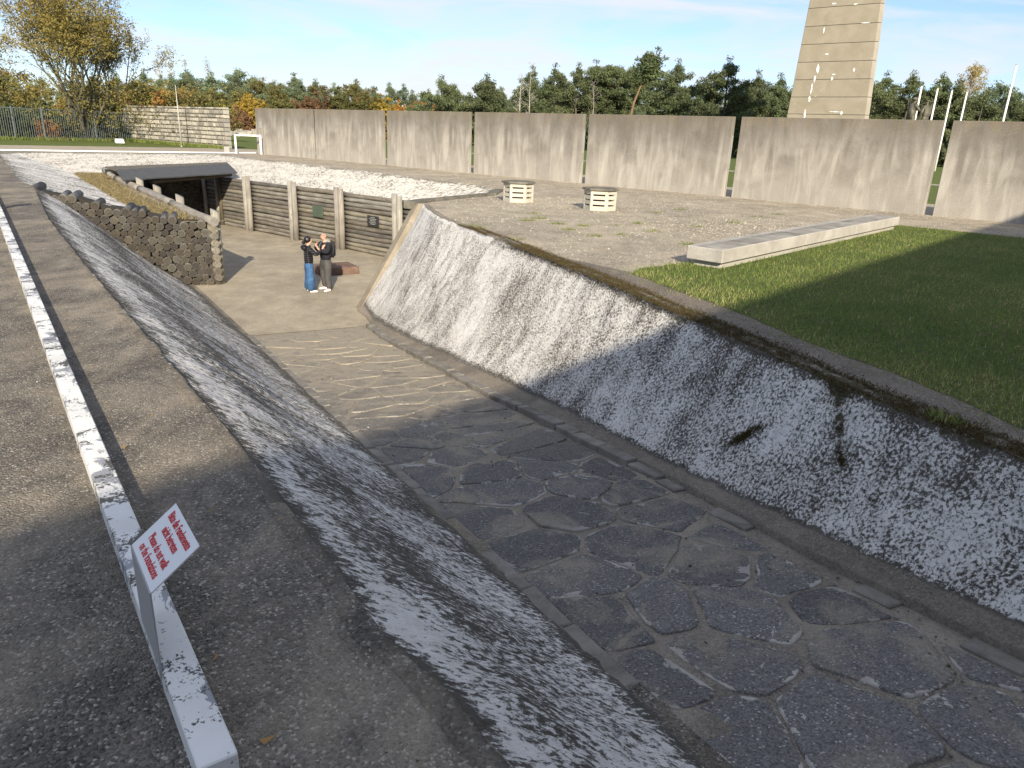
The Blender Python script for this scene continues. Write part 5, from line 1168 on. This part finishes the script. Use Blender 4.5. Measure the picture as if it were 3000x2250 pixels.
def person(loc, rz, H, label, J_, female=False, mats=None, kind='person', cat='person', statue=False):
    e = empty(kind, loc, rz, label=label, cat=cat); q = H/1.78
    V_ = lambda x, y, z: Vector((x*q, y*q, z*q)); m = mats
    k = Sk(); k.v('pel', V_(0, 0, .97), .10*q); k.a('bel', V_(0, 0, 1.12), (.12*q, .09*q), 'pel'); k.a('che', V_(0, -.01, 1.33), (.14*q, .10*q), 'bel'); k.a('nkb', V_(0, -.01, 1.49), .065*q, 'che'); k.a('nk', V_(0, .015, 1.55), .052*q, 'nkb')
    hy = .03; k.a('jaw', V_(0, hy+.025, 1.60), (.070*q, .085*q), 'nk'); k.a('hd', V_(0, hy, 1.665), (.092*q, .112*q), 'jaw'); k.a('cr', V_(0, hy-.015, 1.725), (.074*q, .09*q), 'hd')
    k.a('nose', V_(0, hy+.115, 1.655), .012*q, 'hd')
    for sd, nm in ((1, 'r'), (-1, 'l')):
        sh_, el, wr, hd = [V_(*p) for p in J_[nm+'arm']]; k.a(nm+'sh', sh_, .055*q, 'che'); k.a(nm+'el', el, .043*q, nm+'sh'); k.a(nm+'wr', wr, .028*q, nm+'el'); add_hand(k, nm+'wr', wr, hd, sd)
        hp, kn, an, to = [V_(*p) for p in J_[nm+'leg']]; k.a(nm+'hip', hp, .085*q, 'pel'); k.a(nm+'kn', kn, .058*q, nm+'hip'); k.a(nm+'an', an, .038*q, nm+'kn'); k.a(nm+'to', to, (.035*q, .022*q), nm+'an')
    skin('body', k.p, k.e, k.r, m['skin'], e, 2)
    # jacket
    g_ = Sk(); g_.v('w', V_(0, 0, .84), (.205*q, .155*q)); g_.a('b', V_(0, 0, 1.10), (.21*q, .155*q), 'w'); g_.a('c', V_(0, -.01, 1.32), (.235*q, .165*q), 'b'); g_.a('n', V_(0, -.005, 1.52), (.10*q, .09*q), 'c')
    for nm in ('r', 'l'):
        sh_, el, wr, hd = [V_(*p) for p in J_[nm+'arm']]; g_.a(nm+'s', sh_, .095*q, 'c'); g_.a(nm+'e', el, .08*q, nm+'s'); g_.a(nm+'w', el.lerp(wr, .93), .055*q, nm+'e')
    skin('jacket', g_.p, g_.e, g_.r, m['jacket'], e, 2)
    # trousers
    t_ = Sk(); t_.v('p', V_(0, 0, 1.06), (.185*q, .15*q)); t_.a('p2', V_(0, 0, .88), (.18*q, .15*q), 'p')
    for nm in ('r', 'l'):
        hp, kn, an, to = [V_(*p) for p in J_[nm+'leg']]; fl_r = J_.get('flare', (.105, .08, .075))
        t_.a(nm+'h', Vector((hp.x*1.15, hp.y, .72*q)), fl_r[0]*.92*q, 'p2'); t_.a(nm+'k', kn, fl_r[1]*q, nm+'h'); t_.a(nm+'a', an+V_(0, 0, -.01) if not female else an-V_(0, 0, .04), fl_r[2]*q, nm+'k')
    skin('trousers', t_.p, t_.e, t_.r, m['trousers'], e, 2)
    for nm in ('r', 'l'):
        hp, kn, an, to = [V_(*p) for p in J_[nm+'leg']]; s_ = Sk(); bk2 = an+(an-to)*.35; bk2.z = .045*q; s_.v('h', bk2, (.042*q, .04*q)); mid = an.lerp(to, .5); mid.z = .05*q; s_.a('m', mid, (.046*q, .045*q), 'h'); tt = to+(to-an)*.3; tt.z = .035*q; s_.a('t', tt, (.042*q, .03*q), 'm')
        skin('shoe', s_.p, s_.e, s_.r, m['shoe'], e, 2)
    return e, V_
def blob(name, c, r, mat, parent, seed=0, amp=.0, rot=(0, 0, 0)):
    bm = bmesh.new(); bmesh.ops.create_uvsphere(bm, u_segments=20, v_segments=12, radius=1)
    for v in bm.verts: v.co = Vector((v.co.x*r[0], v.co.y*r[1], v.co.z*r[2]))*(1+amp*nz(v.co.x*2+seed, v.co.y*2, v.co.z*2))
    me = bpy.data.meshes.new(name); bm.to_mesh(me); bm.free(); me.shade_smooth(); return link(name, me, mat, parent, c, rot)
# puffer bands
gpf = G('puffer_quilting', .38, .5); zc = gpf.sep(gpf.co())[2]; wv = gpf.ma('ABSOLUTE', gpf.ma('SINE', gpf.ma('MULTIPLY', zc, 52.0))); gpf.out(gpf.mix(gpf.mr(wv, 0, .35), (.004, .004, .005), (.018, .018, .022)), gpf.bump(wv, 1.0, .03)); M['puffer'] = gpf.m
mpos = Vector((-5.80, 21.98)); wpos = Vector((-6.22, 21.64)); md_ = (wpos-mpos); mang = math.atan2(md_.y, md_.x)-math.pi/2
JM = dict(rarm=[(.20, -.01, 1.42), (.29, .10, 1.20), (.10, .26, 1.38), (.04, .22, 1.50)], larm=[(-.20, -.01, 1.42), (-.28, .12, 1.19), (-.16, .33, 1.30), (-.10, .38, 1.42)],
          rleg=[(.10, 0, .92), (.12, .02, .50), (.15, -.06, .09), (.19, .10, .04)], lleg=[(-.10, 0, .92), (-.16, .06, .50), (-.19, .04, .09), (-.22, .20, .04)], flare=(.135, .11, .092))
man, V_ = person((mpos.x, mpos.y, FZ), mang+.15, 1.78, 'bald man in glasses, black jacket and grey trousers with a backpack', JM, mats=dict(skin=M['skin'], jacket=M['hoodie'], trousers=M['trouser'], shoe=M['shoe']))
blob('hood', (0, -.085, 1.49), (.13, .09, .075), M['hood_grey'], man, 3, .15)
vs, fs = [], []; ring_ = [(math.cos(a_)*.03, math.sin(a_)*.024) for a_ in [i/10*6.28 for i in range(11)]]
for sx_ in (-.036, .036): tube(vs, fs, [(sx_+x, .128, 1.685+z) for x, z in ring_], [.005]*11, 4, False)
tube(vs, fs, [(-.066, .125, 1.69), (-.08, .03, 1.69)], [.005, .005], 4); tube(vs, fs, [(.066, .125, 1.69), (.08, .03, 1.69)], [.005, .005], 4); tube(vs, fs, [(-.01, .132, 1.688), (.01, .132, 1.688)], [.005, .005], 4)
link('glasses', mesh('glasses', vs, fs), M['glass_dark'], man)
for sx_ in (-.078, .078): blob('ear', (sx_, .02, 1.665), (.012, .022, .032), M['skin'], man)
bp_ = empty('backpack', (mpos.x, mpos.y, FZ), mang+.15, label='black and grey backpack worn on the back of the bald man', cat='backpack')
bm = bmesh.new(); bmesh.ops.create_cube(bm, size=1)
for v in bm.verts: v.co = Vector((v.co.x*.30*(1 if v.co.z < 0 else .8), v.co.y*.17*(1.1 if v.co.z < 0 else .8), v.co.z*.50))
bmesh.ops.bevel(bm, geom=list(bm.edges), offset=.05, segments=3, affect='EDGES'); me = bpy.data.meshes.new('bag'); bm.to_mesh(me); bm.free(); me.shade_smooth(); link('bag', me, M['pack'], bp_, (0, -.215, 1.25), (R(4), 0, 0))
link('pocket', boxmesh('pocket', -.10, .10, -.03, .03, -.13, .10, .025, 2), M['pack_grey'], bp_, (0, -.305, 1.17), (R(5), 0, 0))
vs, fs = [], []
for sx_ in (-.12, .12): tube(vs, fs, [(sx_, -.13, 1.08), (sx_*1.25, .10, 1.20), (sx_*1.05, .12, 1.36), (sx_*.95, .02, 1.49), (sx_*.9, -.13, 1.44)], [.018]*5, 6)
link('straps', mesh('straps', vs, fs, True), M['pack_grey'], bp_)
JW = dict(rarm=[(.18, 0, 1.42), (.27, .20, 1.24), (.15, .42, 1.40), (.10, .50, 1.52)], larm=[(-.18, 0, 1.42), (-.27, -.02, 1.16), (-.25, .05, .93), (-.24, .08, .84)],
          rleg=[(.09, 0, .92), (.10, .01, .50), (.12, .02, .08), (.13, .18, .04)], lleg=[(-.09, 0, .92), (-.11, .0, .50), (-.14, -.03, .08), (-.15, .11, .04)], flare=(.145, .135, .165))
wom, V_ = person((wpos.x, wpos.y, FZ), mang+math.pi-.25, 1.66, 'woman seen from behind in black quilted jacket and wide blue jeans', JW, True, dict(skin=M['skin'], jacket=M['puffer'], trousers=M['jeans'], shoe=M['shoe']))
q = 1.66/1.78
hr = empty; blob('hair', (0, -.005*q, 1.69*q), (.095, .108, .105), M['hair'], wom, 5, .12)
blob('hair_bun', (0, -.12, 1.60*q), (.055, .05, .05), M['hair'], wom, 8, .3); blob('hood', (0, -.12, 1.44*q), (.17, .09, .085), M['puffer'], wom, 2, .2)

# statue group on a plinth
stb = Vector((35.2, 69.7))
pl_ = empty('statue_plinth', (stb.x, stb.y, 0), R(-35), label='stone plinth under the bronze statues behind the wall', cat='plinth')
link('block', boxmesh('block', -1.6, 1.6, -1.1, 1.1, 0, 3.1, .03), M['obelisk'], pl_); link('top_slab', boxmesh('top_slab', -1.7, 1.7, -1.2, 1.2, 3.1, 3.22, .02), M['granite'], pl_)
bz = dict(skin=M['bronze'], jacket=M['bronze'], trousers=M['bronze'], shoe=M['bronze'])
JS = dict(rarm=[(.21, -.01, 1.42), (.30, .12, 1.18), (.16, .38, 1.16), (.10, .46, 1.20)], larm=[(-.21, -.01, 1.42), (-.30, .05, 1.16), (-.22, .28, 1.02), (-.15, .36, 1.0)], rleg=[(.10, 0, .92), (.12, .04, .5), (.14, 0, .09), (.15, .16, .04)], lleg=[(-.10, 0, .92), (-.12, -.02, .5), (-.15, -.1, .09), (-.16, .06, .04)], flare=(.13, .12, .12))
s1, _ = person((34.75, 69.85, 3.22), R(-80), 3.15, 'helmeted bronze soldier statue rising behind the memorial wall', JS, mats=bz, kind='soldier_statue', cat='statue')
q = 3.15/1.78; blob('helmet', (0, .02*q, 1.72*q), (.125*q, .145*q, .095*q), M['bronze'], s1, 1, .05); blob('cape', (0, -.07*q, 1.12*q), (.20*q, .16*q, .40*q), M['bronze'], s1, 4, .15)
vs, fs = [], []; tube(vs, fs, [(.15*q, .45*q, .95*q), (.05*q, .40*q, 1.5*q)], [.03, .02], 6); link('rifle', mesh('rifle', vs, fs), M['bronze'], s1)
JP = dict(rarm=[(.20, 0, 1.42), (.29, .02, 1.15), (.27, .08, .92), (.26, .1, .85)], larm=[(-.20, 0, 1.42), (-.29, .02, 1.15), (-.27, .10, .92), (-.26, .12, .85)], rleg=JS['rleg'], lleg=JS['lleg'], flare=(.12, .1, .1))
s2, _ = person((35.75, 69.45, 3.22), R(20), 2.98, 'bareheaded bronze prisoner statue standing right of the helmeted one', JP, mats=bz, kind='prisoner_statue', cat='statue')
q = 2.98/1.78; blob('cap', (0, .02*q, 1.735*q), (.09*q, .10*q, .05*q), M['bronze'], s2, 1, .05); blob('coat', (0, -.02*q, 1.15*q), (.19*q, .14*q, .36*q), M['bronze'], s2, 6, .12)
